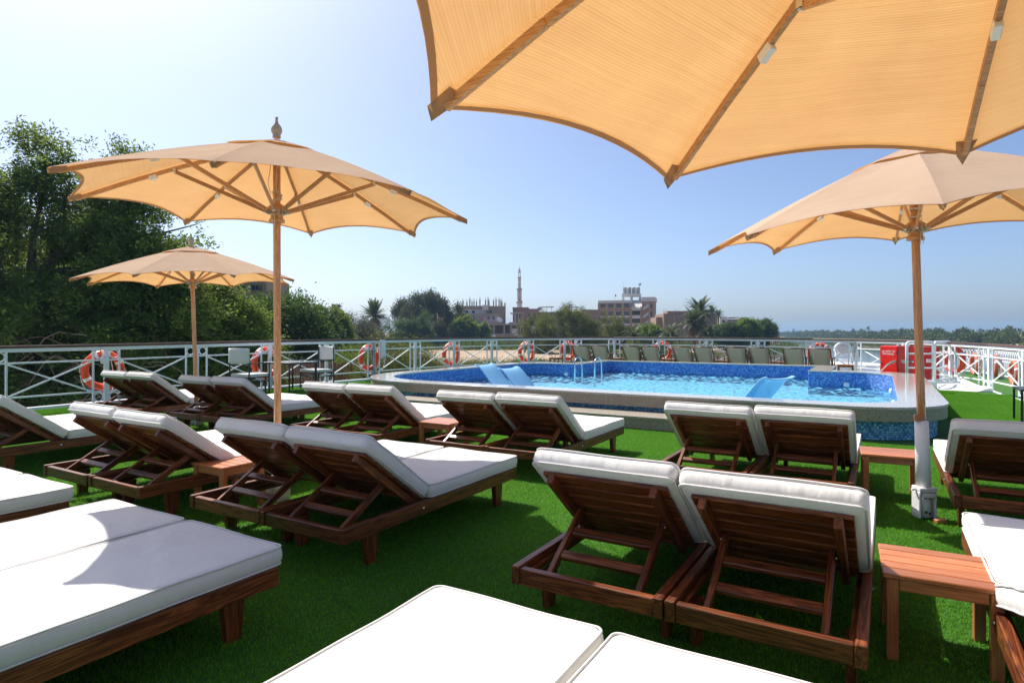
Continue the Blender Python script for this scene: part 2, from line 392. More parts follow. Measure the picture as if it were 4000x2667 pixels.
t = NT('turf_backing'); v = t.coords(); t.set(t.mix(t.noise(v, 40, 4), (.02, .09, .005), (.055, .19, .011)), .95); t.bump(t.noise(v, 260, 2), .6, .01); TURF = t.m
t = NT('bank_soil'); v = t.coords(); n = t.noise(v, .035, 6, .62); n2 = t.noise(v, .9, 5, .65)
c = t.ramp(n, [(.28, (.15, .13, .06)), (.36, (.30, .225, .135)), (.5, (.43, .315, .205)), (.75, (.50, .375, .25))])
t.set(t.mix(t.math('MULTIPLY', n2, .6), c, (.21, .15, .09)), .95); t.bump(n2, .5, .3); SOIL = t.m

# ------------------------------------------------------------------ plan helpers
def rounded(corners, nseg):
    """corners (x, y, r) counter-clockwise; nseg edge subdivisions; arcs of 8 steps: same count for matching plans"""
    n = len(corners); out = []; arcs = []
    for i in range(n):
        p = Vector(corners[i][:2]); a = (Vector(corners[i - 1][:2]) - p).normalized(); b = (Vector(corners[(i + 1) % n][:2]) - p).normalized()
        r_ = max(corners[i][2], .004); cosA = a.dot(b); half = math.acos(max(-1, min(1, cosA))) / 2; d = r_ / math.tan(half)
        s_, e = p + a * d, p + b * d; c = p + (a + b).normalized() * (r_ / math.sin(half))
        a0 = math.atan2(s_.y - c.y, s_.x - c.x); a1 = math.atan2(e.y - c.y, e.x - c.x); da = (a1 - a0 + math.pi) % (2 * math.pi) - math.pi
        arcs.append([c + Vector((math.cos(a0 + da * k / 8), math.sin(a0 + da * k / 8))) * r_ for k in range(9)])
    for i in range(n):
        out += arcs[i]; q = arcs[(i + 1) % n][0]; p = arcs[i][-1]
        for k in range(1, nseg[i]): out.append(p.lerp(q, k / nseg[i]))
    return out
def fill(name, outer, holes, z, mat):
    loops = [[Vector((p[0], p[1], 0)) for p in outer]] + [[Vector((p[0], p[1], 0)) for p in h] for h in holes]
    tri = tessellate_polygon(loops); pts = [p for l in loops for p in l]
    m = MB(); 
    fs = []
    for a, b, c in tri:
        n_ = (pts[b] - pts[a]).cross(pts[c] - pts[a]).z
        fs.append((a, b, c) if n_ > 0 else (a, c, b))
    m.add([(p.x, p.y, z) for p in pts], fs); return m

# ------------------------------------------------------------------ river, banks, ground
def ground_sheet(name, camline, z, mat, edge_drop=0):
    poly = [bearing(2000 + 2410 * X / Y, Y) if Y else (0, 0) for X, Y in camline]
    return fill(name, poly, [], z, mat).build(name, mat)
def camxy(X, Y): return (X * math.cos(YAW) - Y * math.sin(YAW), X * math.sin(YAW) + Y * math.cos(YAW))
ZR, ZL = -7.0, -2.6
riv = MB(); riv.add([(-3900, -3900, ZR), (3900, -3900, ZR), (3900, 3900, ZR), (-3900, 3900, ZR)], [(0, 1, 2, 3)])
tag(riv.build('river', RIVER), kind='structure')
def bank(name, shore, back, z, slope=7):
    """land sheet with a sloping shore that dips under the water"""
    m = MB(); top = [camxy(*p) for p in shore]; n = len(top); dn = []
    for i in range(n):
        a = Vector(top[max(i - 1, 0)]); b = Vector(top[min(i + 1, n - 1)]); t_ = (b - a).normalized(); nr = Vector((t_.y, -t_.x))
        q = Vector(top[i]) + nr * slope * random.uniform(.75, 1.3); dn.append(q)
    m.add([(x, y, z) for x, y in top] + [(q.x, q.y, ZR - 1.2) for q in dn], [(i, n + i, n + i + 1, i + 1) for i in range(n - 1)])
    loop = top + [camxy(*p) for p in back]
    f = fill(name, loop, [], z, SOIL); m.add(f.v, f.f); o = m.build(name, SOIL); return tag(o, kind='structure')
shore_l = [(-26, -60), (-24, -10), (-19.5, 8), (-13, 21), (-5, 38), (4, 55), (14, 78), (28, 106), (46, 140), (68, 180), (86, 215), (106, 246), (128, 300), (150, 345), (158, 372), (150, 400), (138, 470), (150, 640), (260, 1100)]
bank('left_bank', shore_l, [(100, 3600), (-2500, 3000), (-2500, -60)], ZL)
shore_r = [(262, 1100), (330, 730), (288, 560), (240, 440), (206, 352), (192, 290), (186, 250), (186, 222), (205, 150), (240, 60), (260, -60)]
bank('far_bank', shore_r, [(2500, -60), (2500, 2500), (262, 3600)], ZR + 1.0, 5)

# ------------------------------------------------------------------ ship deck, turf, railings
POSTS = [(-12.98, -3.4, 1.17), (-12.98, -1.45, 1.17), (-12.98, .5, 1.17), (-12.98, 2.45, 1.17), (-12.98, 4.40, 1.17), (-12.98, 6.24, 1.175), (-12.94, 8.06, 1.19), (-12.87, 9.90, 1.205), (-12.83, 11.66, 1.21),
         (-12.77, 13.40, 1.21), (-12.74, 15.22, 1.215), (-12.52, 17.0, 1.22), (-12.1, 18.72, 1.222), (-11.52, 20.4, 1.222), (-10.78, 21.98, 1.22), (-10.5, 22.42, 1.22),
         (-9.30, 23.50, 1.22), (-7.49, 23.58, 1.22), (-5.68, 23.58, 1.215), (-3.85, 23.58, 1.205), (-2.04, 23.52, 1.19), (-.74, 22.95, 1.18), (.52, 21.35, 1.18), (1.53, 19.9, 1.155), (2.15, 18.2, 1.135), (2.47, 16.2, 1.13), (2.6, 14.2, 1.13), (2.65, 12.2, 1.13)]
out = []
for i, p in enumerate(POSTS):
    a = Vector(POSTS[max(i - 1, 0)][:2]); b = Vector(POSTS[min(i + 1, len(POSTS) - 1)][:2]); d = (b - a).normalized()
    out.append((p[0] - d.y * .09, p[1] + d.x * .09))
hull_poly = [(2.75, -4)] + [tuple(p) for p in out[::-1]] + [(-13.08, -4)]
hull_poly = hull_poly[::-1]
area = sum(hull_poly[i][0] * hull_poly[(i + 1) % len(hull_poly)][1] - hull_poly[(i + 1) % len(hull_poly)][0] * hull_poly[i][1] for i in range(len(hull_poly)))
if area < 0: hull_poly = hull_poly[::-1]
OUTC = [(-10.05, 9.13, 2.2), (.76, 9.13, 1.15), (.76, 17.5, 1.1), (-1.15, 17.5, .01), (-1.15, 19.98, .05), (-8.35, 19.98, .05), (-8.35, 17.5, .01), (-10.05, 17.5, 1.1)]
INC = [(-9.60, 9.56, 1.85), (.19, 9.56, .75), (.19, 17.05, .85), (-1.60, 17.05, .01), (-1.60, 19.52, .02), (-7.90, 19.52, .02), (-7.90, 17.05, .01), (-9.60, 17.05, .85)]
NS = [9, 7, 3, 3, 7, 3, 3, 7]
P_OUT = rounded(OUTC, NS); P_IN = rounded(INC, NS)
def inset(c, d):
    s_ = [(1, 1), (-1, 1), (-1, -1), (-1, -1), (-1, -1), (1, -1), (1, -1), (1, -1)]
    return [(x + d * sx_, y + d * sy_, max(r_ - d, .02)) for (x, y, r_), (sx_, sy_) in zip(c, s_)]
P_SK = rounded(inset(OUTC, .12), NS)
hull = thing('cruise_ship', 'white hull of the river cruise ship under the sun deck', 'ship')
m = MB(); n = len(hull_poly)
m.add([(x, y, -.004) for x, y in hull_poly] + [(x, y, -7.4) for x, y in hull_poly], [(i, n + i, n + (i + 1) % n, (i + 1) % n) for i in range(n)])
m.build('hull_side', WHITE, hull)
dk = fill('deck', hull_poly, [[tuple(p) for p in P_SK]], -.004, WHITE); tag(dk.build('deck', WHITE), kind='structure')
m = MB(); q = [Vector(p) for p in hull_poly]
for i in range(len(q)):
    a, b = q[i], q[(i + 1) % len(q)]
    if a.y < -3.9 and b.y < -3.9: continue
    if min(a.x, b.x) > 1.2 and max(a.y, b.y) < 20.2 and max(a.y, b.y) > 14: continue
    m.bar((a.x, a.y, .03), (b.x, b.y, .03), .1, .06, .008)
tag(m.build('deck_coaming', WHITE, hull), None)
tp = [tuple(Vector(p) * 1.0) for p in hull_poly]
cen = Vector((-5.2, 10))
tp = [(x + (-.07 if x > -5 else .07) * (1 if y < 22.6 else .3), y - (.08 if y > 20 else 0)) for x, y in hull_poly]
tag(fill('turf', tp, [[tuple(p) for p in P_SK]], .003, TURF).build('artificial_turf', TURF), 'bright green artificial turf laid over the whole deck', kind='structure')
# turf blades: one patch of blades spread over the deck by geometry nodes
NB = 5200
bx = rng.random(NB) * .5 - .25; by = rng.random(NB) * .5 - .25
clump = np.sin(bx * 60 + 3 * np.sin(by * 41)) * np.cos(by * 57)
hh = .011 + .009 * rng.random(NB); ang = rng.random(NB) * 6.283; lean = rng.normal(0, .55, NB); wd = .0016 + .0008 * rng.random(NB)
dx, dy = np.cos(ang), np.sin(ang); V = np.zeros((NB, 3, 3), np.float32)
V[:, 0] = np.stack([bx - dy * wd, by + dx * wd, np.full(NB, .002)], 1); V[:, 1] = np.stack([bx + dy * wd, by - dx * wd, np.full(NB, .002)], 1)
V[:, 2] = np.stack([bx + dx * hh * lean, by + dy * hh * lean, hh], 1)
bl = fast_mesh('turf_blades', V.reshape(-1, 3), np.arange(NB * 3).reshape(-1, 3), BLADE, np.clip(rng.normal(.45, .25, NB) + .1 * clump, 0, 1), k=3)
blo = tag(link(bpy.data.objects.new('turf_blades', bl)), 'short green plastic grass blades of the deck turf', 'grass', kind='stuff')
ng = bpy.data.node_groups.new('spread_blades', 'GeometryNodeTree')
ng.interface.new_socket('Geometry', in_out='INPUT', socket_type='NodeSocketGeometry'); ng.interface.new_socket('Geometry', in_out='OUTPUT', socket_type='NodeSocketGeometry')
gi = ng.nodes.new('NodeGroupInput'); go = ng.nodes.new('NodeGroupOutput'); jn = ng.nodes.new('GeometryNodeJoinGeometry')
for (x0, x1, y0, y1) in ((-12.75, 2.25, -.25, 8.75), (1.15, 2.15, 9.25, 17.25), (1.15, 1.65, 17.25, 18.25), (-12.5, -10.55, 9.25, 13.75)):
    g = ng.nodes.new('GeometryNodeMeshGrid'); nx, ny = round((x1 - x0) / .5) + 1, round((y1 - y0) / .5) + 1
    g.inputs['Size X'].default_value = (nx - 1) * .5; g.inputs['Size Y'].default_value = (ny - 1) * .5; g.inputs['Vertices X'].default_value = nx; g.inputs['Vertices Y'].default_value = ny
    tr = ng.nodes.new('GeometryNodeTransform'); tr.inputs['Translation'].default_value = ((x0 + x1) / 2, (y0 + y1) / 2, .003)
    ng.links.new(g.outputs['Mesh'], tr.inputs['Geometry']); ng.links.new(tr.outputs[0], jn.inputs[0])
ip = ng.nodes.new('GeometryNodeInstanceOnPoints'); rv = ng.nodes.new('FunctionNodeRandomValue'); rv.data_type = 'INT'
rv.inputs[4].default_value = 0; rv.inputs[5].default_value = 3
mm = ng.nodes.new('ShaderNodeMath'); mm.operation = 'MULTIPLY'; mm.inputs[1].default_value = math.pi / 2; ng.links.new(rv.outputs[2], mm.inputs[0])
cx = ng.nodes.new('ShaderNodeCombineXYZ'); ng.links.new(mm.outputs[0], cx.inputs[2])
ng.links.new(jn.outputs[0], ip.inputs['Points']); ng.links.new(gi.outputs[0], ip.inputs['Instance']); ng.links.new(cx.outputs[0], ip.inputs['Rotation'])
ng.links.new(ip.outputs[0], go.inputs[0]); md = blo.modifiers.new('spread', 'NODES'); md.node_group = ng

# railings
RINGM = MB(); RINGM.tube([(.078 * math.cos(a), 0, .078 * math.sin(a)) for a in np.linspace(0, 2 * math.pi, 20, endpoint=False)], .011, 6, closed=True)
RING = RINGM.mesh('ring', WHITE)
def put(name, me, parent, loc, rot=(0, 0, 0)):
    o = bpy.data.objects.new(name, me); link(o, parent); o.location = loc; o.rotation_euler = rot; return o
def railing(label, i0, i1):
    rail = thing('deck_railing', label, 'railing', (POSTS[i0][0], POSTS[i0][1], 0), group='white railings round the sun deck')
    org = Vector((POSTS[i0][0], POSTS[i0][1], 0))
    for i in range(i0, i1 + 1):
        x, y, zt = POSTS[i]; p = Vector((x, y, 0)) - org
        a = Vector(POSTS[max(i - 1, 0)][:2]); b = Vector(POSTS[min(i + 1, len(POSTS) - 1)][:2]); d = (b - a).normalized(); rz = math.atan2(d.y, d.x)
        part('post', rail, (.085, .06, round(zt - .10, 3)), p + Vector((0, 0, (zt - .1) / 2)), (0, 0, rz), WHITE, .006)
        part('post_foot', rail, (.15, .1, .014), p + Vector((0, 0, .010)), (0, 0, rz), WHITE, .003)
        if i == i1: break
        q = Vector((POSTS[i + 1][0], POSTS[i + 1][1], 0)) - org; z2 = POSTS[i + 1][2]; L = (q - p).length; d = (q - p) / L; rz = math.atan2(d.y, d.x)
        up_ = lambda s, z: p + d * s + Vector((0, 0, z))
        def zt_at(s): return zt + (z2 - zt) * s / L
        MB().bar(up_(-.01, zt - .026), up_(L + .01, z2 - .026), .10, .052, .012).build('handrail', HRAIL, rail)
        MB().bar(up_(0, zt - .0855), up_(L, z2 - .0855), .05, .066, .004).build('top_bar', WHITE, rail)
        s_ = min(.235, L * .3)
        for nm, za, zb in (('middle_bar', zt - .31, z2 - .31), ('lower_bar', .26, .26)):
            MB().bar(up_(0, za), up_(L, zb), .03, .03, .003).build(nm, WHITE, rail)
        for s in ((s_, L - s_) if L > .8 else ()):
            MB().bar(up_(s, .06), up_(s, zt_at(s) - .1), .032, .032, .003, up=d).build('upright', WHITE, rail)
        for s in ((s_ * .5 + .02, L - s_ * .5 - .02) if L > .8 else (L / 2,)):
            put('ring', RING, rail, up_(s, zt_at(s) - .2), (0, 0, rz)); put('ring', RING, rail, up_(s, .155), (0, 0, rz))
        if L > .8:
            MB().bar(up_(s_ + .01, .27), up_(L - s_ - .01, z2 - .325), .02, .028, .002).build('cross_brace', WHITE, rail)
            MB().bar(up_(s_ + .01, zt - .325) + Vector((-d.y, d.x, 0)) * .021, up_(L - s_ - .01, .27) + Vector((-d.y, d.x, 0)) * .021, .02, .028, .002).build('cross_brace', WHITE, rail)
    return rail
railing('white X-braced railing with brown handrail along the tree side of the deck', 3, 9)
railing('white X-braced railing curving round the bow behind the pool and canvas chairs', 9, 21)
railing('white X-braced railing running past the red hose cabinets on the river side', 21, 26)

# ------------------------------------------------------------------ swimming pool
pool = thing('swimming_pool', 'raised blue mosaic swimming pool with granite coping on the deck', 'pool', (-4.7, 13, 0))
PO = Vector((-4.7, 13, 0))
def tiles(poly, z0, z1, size, pal, outward, name):
    pts = [np.array((p[0], p[1])) for p in poly]; Vv = []; Cc = []
    cum = [0.0]
    for i in range(len(pts)): cum.append(cum[-1] + np.linalg.norm(pts[(i + 1) % len(pts)] - pts[i]))
    tot = cum[-1]; N = int(tot / size); st = tot / N; rows = int((z1 - z0) / size)
    P = np.array(pts + [pts[0]]); s = np.arange(N + 1) * st
    X = np.interp(s, cum, P[:, 0]); Y = np.interp(s, cum, P[:, 1]); g = .0016
    for i in range(N):
        a = np.array((X[i], Y[i])); b = np.array((X[i + 1], Y[i + 1])); d = b - a; l = np.linalg.norm(d)
        if l < size * .4: continue
        d = d / l; nrm = np.array((d[1], -d[0])) * (1 if outward else -1); a2, b2 = a + d * g, b - d * g; o = nrm * .004
        for r_ in range(rows):
            zb, zt = z0 + r_ * size + g, z0 + (r_ + 1) * size - g
            Vv.append([(a2[0], a2[1], zb), (b2[0], b2[1], zb), (b2[0], b2[1], zt), (a2[0], a2[1], zt), (a2[0] + o[0], a2[1] + o[1], zb), (b2[0] + o[0], b2[1] + o[1], zb), (b2[0] + o[0], b2[1] + o[1], zt), (a2[0] + o[0], a2[1] + o[1], zt)])
            Cc.append(pal[rng.integers(len(pal))])
    Vv = np.array(Vv, np.float32) - np.array(PO, np.float32); M = len(Vv); base = np.arange(M)[:, None, None] * 8
    q = np.array([(4, 5, 6, 7), (0, 4, 7, 3), (1, 2, 6, 5), (3, 7, 6, 2), (0, 1, 5, 4)])[None] + base
    if not outward: q = q[:, :, ::-1]
    Cc = np.array(Cc); Cc = np.clip(Cc * rng.uniform(.85, 1.15, (M, 1)), 0, 1); col = np.repeat(np.concatenate([Cc, np.ones((M, 1))], 1), 5, 0)
    return tag(link(bpy.data.objects.new(name, fast_mesh(name, Vv.reshape(-1, 3), q.reshape(-1, 4), TILE, col)), pool), kind='stuff')
BL = [(.06, .16, .52), (.06, .17, .56), (.09, .25, .66), (.15, .35, .74), (.07, .2, .6), (.24, .48, .80)]
TL = [(.05, .22, .52), (.09, .32, .62), (.15, .44, .70), (.2, .52, .72), (.07, .27, .56), (.3, .62, .76)]
tiles(P_IN, -.07, .415, .03, BL, False, 'mosaic_tiles')
tiles(P_SK, .002, .256, .03, TL, True, 'mosaic_tiles')
def wallstrip(name, poly, z0, z1, mat, flip):
    m = MB(); n = len(poly); v = [(p[0] - PO.x, p[1] - PO.y, z) for z in (z0, z1) for p in poly]
    m.add(v, [(i, (i + 1) % n, n + (i + 1) % n, n + i)[::(-1 if flip else 1)] for i in range(n)]); return m.build(name, mat, pool)
wallstrip('basin_wall', P_IN, -.16, .418, GROUT, True); wallstrip('skirt_wall', P_SK, -.02, .257, GROUT, False)
f = fill('floor', [tuple(p) for p in P_IN], [], -.14, POOLFLOOR); f.v = [(x - PO.x, y - PO.y, z) for x, y, z in f.v]; f.build('basin_floor', POOLFLOOR, pool)
gs = .032; gx = np.arange(-9.80, .25, gs); gy = np.arange(9.5, 19.6, gs); GX, GY = np.meshgrid(gx, gy, indexing='ij')
GZ = np.full(GX.shape, .09)
for k in range(60):
    wl = rng.uniform(.09, .32); a_ = rng.normal(1.1, .8); kx, ky = math.cos(a_) * 6.283 / wl, math.sin(a_) * 6.283 / wl
    GZ += .0078 * wl * np.sin(kx * GX + ky * GY + rng.uniform(0, 6.283) + .8 * np.sin(GX * rng.uniform(.5, 2) + GY * rng.uniform(.5, 2)))
def inside(px, py, poly):
    r_ = np.zeros(px.shape, bool); n_ = len(poly)
    for i_ in range(n_):
        x1, y1 = poly[i_]; x2, y2 = poly[(i_ + 1) % n_]
        c_ = ((y1 > py) != (y2 > py)) & (px < (x2 - x1) * (py - y1) / ((y2 - y1) if y2 != y1 else 1e-9) + x1); r_ ^= c_
    return r_
wpoly = [tuple(p) for p in rounded(inset(OUTC, .40), NS)]
cm_ = inside(GX[:-1, :-1] + gs / 2, GY[:-1, :-1] + gs / 2, wpoly); ny_ = len(gy); I_, J_ = np.nonzero(cm_)
qd = np.stack([I_ * ny_ + J_, (I_ + 1) * ny_ + J_, (I_ + 1) * ny_ + J_ + 1, I_ * ny_ + J_ + 1], 1); uq, inv = np.unique(qd, return_inverse=True)
vv_ = np.stack([GX.ravel(), GY.ravel(), GZ.ravel()], 1)[uq]
o = link(bpy.data.objects.new('pool_water', fast_mesh('pool_water', vv_, inv.reshape(qd.shape), POOLWATER, smooth=True))); tag(o, 'rippled blue water filling the raised pool', 'water', kind='structure')
# coping slabs and granite fascia, cut into pieces
N = len(P_OUT); k = 0; cuts = [0]
acc = 0
for i in range(N):
    acc += (P_OUT[(i + 1) % N] - P_OUT[i]).length
    if acc > 1.15: cuts.append(i + 1); acc = 0
if cuts[-1] != N: cuts.append(N)
for a, b in zip(cuts[:-1], cuts[1:]):
    idx = [i % N for i in range(a, b + 1)]
    oo = [P_OUT[i].copy() for i in idx]; ii = [P_IN[i].copy() for i in idx]
    for L_ in (oo, ii):
        if (L_[1] - L_[0]).length > .01: L_[0] += (L_[1] - L_[0]).normalized() * .0015
        if (L_[-2] - L_[-1]).length > .01: L_[-1] += (L_[-2] - L_[-1]).normalized() * .0015
    for nm, z0, z1, dO, dI, mat in (('coping_slab', .414, .448, .012, .008, GRANTOP), ('granite_fascia', .257, .412, 0, None, GRAN)):
        m = MB(); po = []
        for i, p in enumerate(oo):
            t_ = (oo[min(i + 1, len(oo) - 1)] - oo[max(i - 1, 0)]).normalized(); po.append(p + Vector((t_.y, -t_.x)) * dO)
        pi = []
        for i, p in enumerate(ii):
            if dI is None:
                t_ = (oo[min(i + 1, len(oo) - 1)] - oo[max(i - 1, 0)]).normalized(); pi.append(oo[i] - Vector((t_.y, -t_.x)) * .125)
            else:
                t_ = (ii[min(i + 1, len(ii) - 1)] - ii[max(i - 1, 0)]); t_ = t_.normalized() if t_.length > 1e-6 else Vector((1, 0)); pi.append(p - Vector((t_.y, -t_.x)) * dI)
        K = len(po); e = .004 if dI is not None else 0
        ring = lambda L_, z, off=0: [(p.x - PO.x, p.y - PO.y, z) for p in L_]
        v = ring(po, z0) + ring(po, z1 - e) + ring([p.lerp(q_, .012) for p, q_ in zip(po, pi)], z1) + ring([q_.lerp(p, .012) for p, q_ in zip(po, pi)], z1) + ring(pi, z1 - e) + ring(pi, z0)
        fs = []
        for r_ in range(6):
            r2 = (r_ + 1) % 6
            for i in range(K - 1): fs.append((r_ * K + i, r_ * K + i + 1, r2 * K + i + 1, r2 * K + i))
        fs.append(tuple(r_ * K for r_ in range(6))[::-1][::-1]); fs.append(tuple(r_ * K + K - 1 for r_ in range(5, -1, -1)))
        m.add(v, fs); m.build(nm, mat, pool)
# granite step in front
st = rounded([(-7.75, 8.55, .34), (-1.95, 8.55, .3), (-1.95, 9.24, .02), (-7.75, 9.24, .02)], [1, 1, 1, 1])
step = thing('granite_step', 'low granite step with rounded end against the pool front', 'step', (-4.9, 8.9, 0))
m = MB(); m.prism([(p.x + 4.9, p.y - 8.9) for p in st], .012, .158); m.build('riser', GRAN, step)
st2 = rounded([(-7.77, 8.53, .35), (-1.93, 8.53, .3), (-1.93, 9.245, .02), (-7.77, 9.245, .02)], [1, 1, 1, 1])
m = MB(); m.prism([(p.x + 4.9, p.y - 8.9) for p in st2], .160, .190); m.build('tread', granite('granite_tread', .4, (.33, .28, .22), (.47, .41, .33)), step)
# pool lamps on the wall at the water line
for x, y, nx_, ny_ in ((-9.58, 12.1, 1, 0), (-9.58, 15.2, 1, 0), (-8.3, 17.04, 0, -1), (-.75, 17.04, 0, -1), (.17, 15.7, -1, 0), (.18, 13.0, -1, 0)):
    m = MB(); m.lathe([(.075, 0), (.072, .02), (.05, .045), (.02, .055)], 16); o = m.build('pool_lamp', CLIP, pool)
    o.location = Vector((x, y, .12)) - PO; o.rotation_euler = Vector((nx_, ny_, 0)).to_track_quat('Z', 'Y').to_euler()
def hoop(x, label):
    h = thing('grab_rail', label, 'grab rail', (x, 16.2, -.13), group='steel hoops in the pool'); pts = [(0, 0, 0), (0, 0, .63)]
    for a in np.linspace(math.pi, 0, 11): pts.append((0, .24 + .24 * math.cos(a),   .63 + .17 * math.sin(a)))
    pts += [(0, .5, .4), (0, .54, 0)]
    MB().tube(pts, .021, 10).build('tube', STEEL, h)
    for z in (.1, .3): MB().lathe([(.03, 0), (.03, .012)], 12, (0, .0 if z < .2 else .54, .002)).build('flange', STEEL, h)
    return h
hoop(-7.62, 'left curved steel grab rail rising from the pool water'); hoop(-7.0, 'right curved steel grab rail rising from the pool water')
LBLUE = NT('blue_fibreglass').set((.30, .60, .82), .16).m; LWHITE = NT('white_fibreglass').set((.82, .84, .86), .2).m
def pool_lounger(label, x, y, rz_):
    o = thing('pool_lounger', label, 'pool lounger', (x, y, 0), rz_, 'moulded loungers standing in the pool')
    pr = [(-.12, .70), (-.04, .71), (.05, .66), (.2, .50), (.38, .30), (.55, .13), (.66, .085), (.78, .10), (.92, .155), (1.06, .175), (1.2, .14), (1.34, .07), (1.46, .04), (1.56, .055), (1.68, .07), (1.8, .03), (1.88, -.1)]
    m = MB(); W = .33; vs_ = []; n = len(pr)
    for (u, z) in pr:
        wv = W * (1 - .12 * max(0, (.2 - u))) ; lip = .03
        for s, dz in ((-1, lip), (-.86, .0), (-.4, -.012), (.4, -.012), (.86, 0), (1, lip)): vs_.append((u, s * wv, z + dz))
    fs = [(i * 6 + j, (i + 1) * 6 + j, (i + 1) * 6 + j + 1, i * 6 + j + 1) for i in range(n - 1) for j in range(5)]
    m.add(vs_, fs, 0, True); sh = m.build('shell', LBLUE, o); md = sh.modifiers.new('s', 'SOLIDIFY'); md.thickness = .03; md.offset = -1; md = sh.modifiers.new('b', 'SUBSURF'); md.levels = 1; md.render_levels = 2
    m = MB(); pl = [p for p in pr if .6 < p[0] < 1.4]; vs_ = []
    for (u, z) in pl:
        for s in (-.8, -.4, .4, .8): vs_.append((u, s * W, z + .016))
    m.add(vs_, [(i * 4 + j, (i + 1) * 4 + j, (i + 1) * 4 + j + 1, i * 4 + j + 1) for i in range(len(pl) - 1) for j in range(3)], 0, True)
    sp = m.build('seat_pad', LWHITE, o); md = sp.modifiers.new('s', 'SOLIDIFY'); md.thickness = .02; md = sp.modifiers.new('b', 'SUBSURF'); md.levels = 1
    m = MB(); m.box((.75, 0, -.04), (.5, .4, .2), None, .03); m.build('plinth', LBLUE, o)
pool_lounger('pale blue pool lounger farthest left in the pool', -7.35, 11.15, 0.0)
pool_lounger('pale blue pool lounger with white seat hump left of centre', -6.25, 10.35, R(-3))
pool_lounger('pale blue pool lounger alone with its back to the right', -1.42, 10.3, math.pi - R(30))

# ------------------------------------------------------------------ sun loungers
LW, LL, ZT, HR = .735, 1.90, .286, .088
def outline(w, l, r_, n=5, ns=18):
    pts = []
    cs = [(w / 2 - r_, l / 2 - r_, 0), (-w / 2 + r_, l / 2 - r_, 90), (-w / 2 + r_, -l / 2 + r_, 180), (w / 2 - r_, -l / 2 + r_, 270)]
    for ci, (cx_, cy_, a0) in enumerate(cs):
        for k in range(n + 1):
            a = R(a0 + 90 * k / n); pts.append((cx_ + r_ * math.cos(a), cy_ + r_ * math.sin(a)))
        nx_ = cs[(ci + 1) % 4]; p = pts[-1]; a = R(nx_[2]); q = (nx_[0] + r_ * math.cos(a), nx_[1] + r_ * math.sin(a))
        for k in range(1, ns * (2 if ci % 2 else 1)): t_ = k / (ns * (2 if ci % 2 else 1)); pts.append((p[0] + (q[0] - p[0]) * t_, p[1] + (q[1] - p[1]) * t_))
    return pts
def cushion_mesh(w, l, h, seed):
    rs = random.Random(seed); ol = outline(w, l, .035); n = len(ol)
    def ring(scale_in, z, wob=0):
        o = []
        for i, (x, y) in enumerate(ol):
            sx_ = (w / 2 - scale_in) / (w / 2); sy_ = (l / 2 - scale_in) / (l / 2); o.append((x * sx_, y * sy_, z + wob * math.sin(i * .21 + seed) + wob * .6 * math.sin(i * .47 + 2 * seed)))
        return o
    ph_ = [rs.uniform(0, 6.28) for _ in range(12)]; fr_ = [(rs.uniform(-1, 1) * f_, rs.uniform(-1, 1) * f_) for f_ in (4, 5, 7, 9, 12, 15, 19, 24, 30, 36, 42, 50)]
    def dent(x, y): return sum(.012 / (2 + .55 * i_) * math.sin(fr_[i_][0] * x + fr_[i_][1] * y + ph_[i_]) for i_ in range(12)) * .62
    pk = [math.sin(i_ * .9 + ph_[2]) * math.sin(i_ * .13 + ph_[3]) for i_ in range(n)]; env = [max(0, math.sin(i_ * .11 + ph_[0])) ** 2 for i_ in range(n)]
    def pucker(rg, amp):
        o = []
        for i_, (x, y, z) in enumerate(rg):
            q = amp * (.35 * pk[i_] + .65 * math.sin(i_ * 2.2 + ph_[1]) * env[i_]); l2 = math.hypot(x / w, y / l) or 1; nx_, ny_ = (math.copysign(1, x), 0) if abs(x) / w > abs(y) / l else (0, math.copysign(1, y)); o.append((x + nx_ * q, y + ny_ * q, z))
        return o
    def topr(a, z): return [(x, y, zz + dent(x, y) * min(1, a / .12)) for x, y, zz in ring(a, z)]
    rings = [ring(.10, .004), ring(.012, 0, .001), ring(.003, .008, .001), pucker(ring(-.004, h * .3), .0022), pucker(ring(-.005, h * .55), .003), pucker(ring(-.003, h * .78), .0022), ring(.003, h - .010, .0022), ring(.014, h - .001, .002), topr(.04, h + .002), topr(.08, h + .004), topr(.125, h + .0055), topr(.17, h + .006), topr(.215, h + .006), topr(.26, h + .006), topr(.305, h + .006), topr(min(.345, w / 2 - .01), h + .006)]
    v = [p for r_ in rings for p in r_]; fs = []
    for i in range(len(rings) - 1):
        for k in range(n): l_ = (k + 1) % n; fs.append((i * n + k, i * n + l_, (i + 1) * n + l_, (i + 1) * n + k))
    fs += [tuple(range(n - 1, -1, -1)), tuple((len(rings) - 1) * n + k for k in range(n))]
    m = MB(); m.add(v, fs, 0, True); pp = MB()
    for ri in (2, 6):
        pts = [Vector((p[0] * (1 + .006 / (w)), p[1] * (1 + .003 / l), p[2] + (.006 if ri == 6 else -.004))) for p in rings[ri]]; pp.tube(pts, .0052, 5, closed=True)
    return m.mesh('cushion', CUSH), pp.mesh('piping', PIPE)
CM = [(cushion_mesh(LW - .012, 1.16, .088, s), cushion_mesh(LW - .012, .715, .085, s + 9)) for s in (1, 2, 3)]
LEGM = MB(); LEGM.add([(-.02, -.055, .2), (.02, -.055, .2), (.02, .055, .2), (-.02, .055, .2), (-.018, -.034, 0), (.018, -.034, 0), (.018, .034, 0), (-.018, .034, 0)],
                      [(0, 1, 2, 3), (7, 6, 5, 4), (0, 4, 5, 1), (1, 5, 6, 2), (2, 6, 7, 3), (3, 7, 4, 0)])
LEG = LEGM.mesh('leg', WOOD[2])
BOLT = MB().lathe([(.011, 0), (.011, .005), (.006, .008)], 10).mesh('bolt', STEEL)
BA = R(36.5)
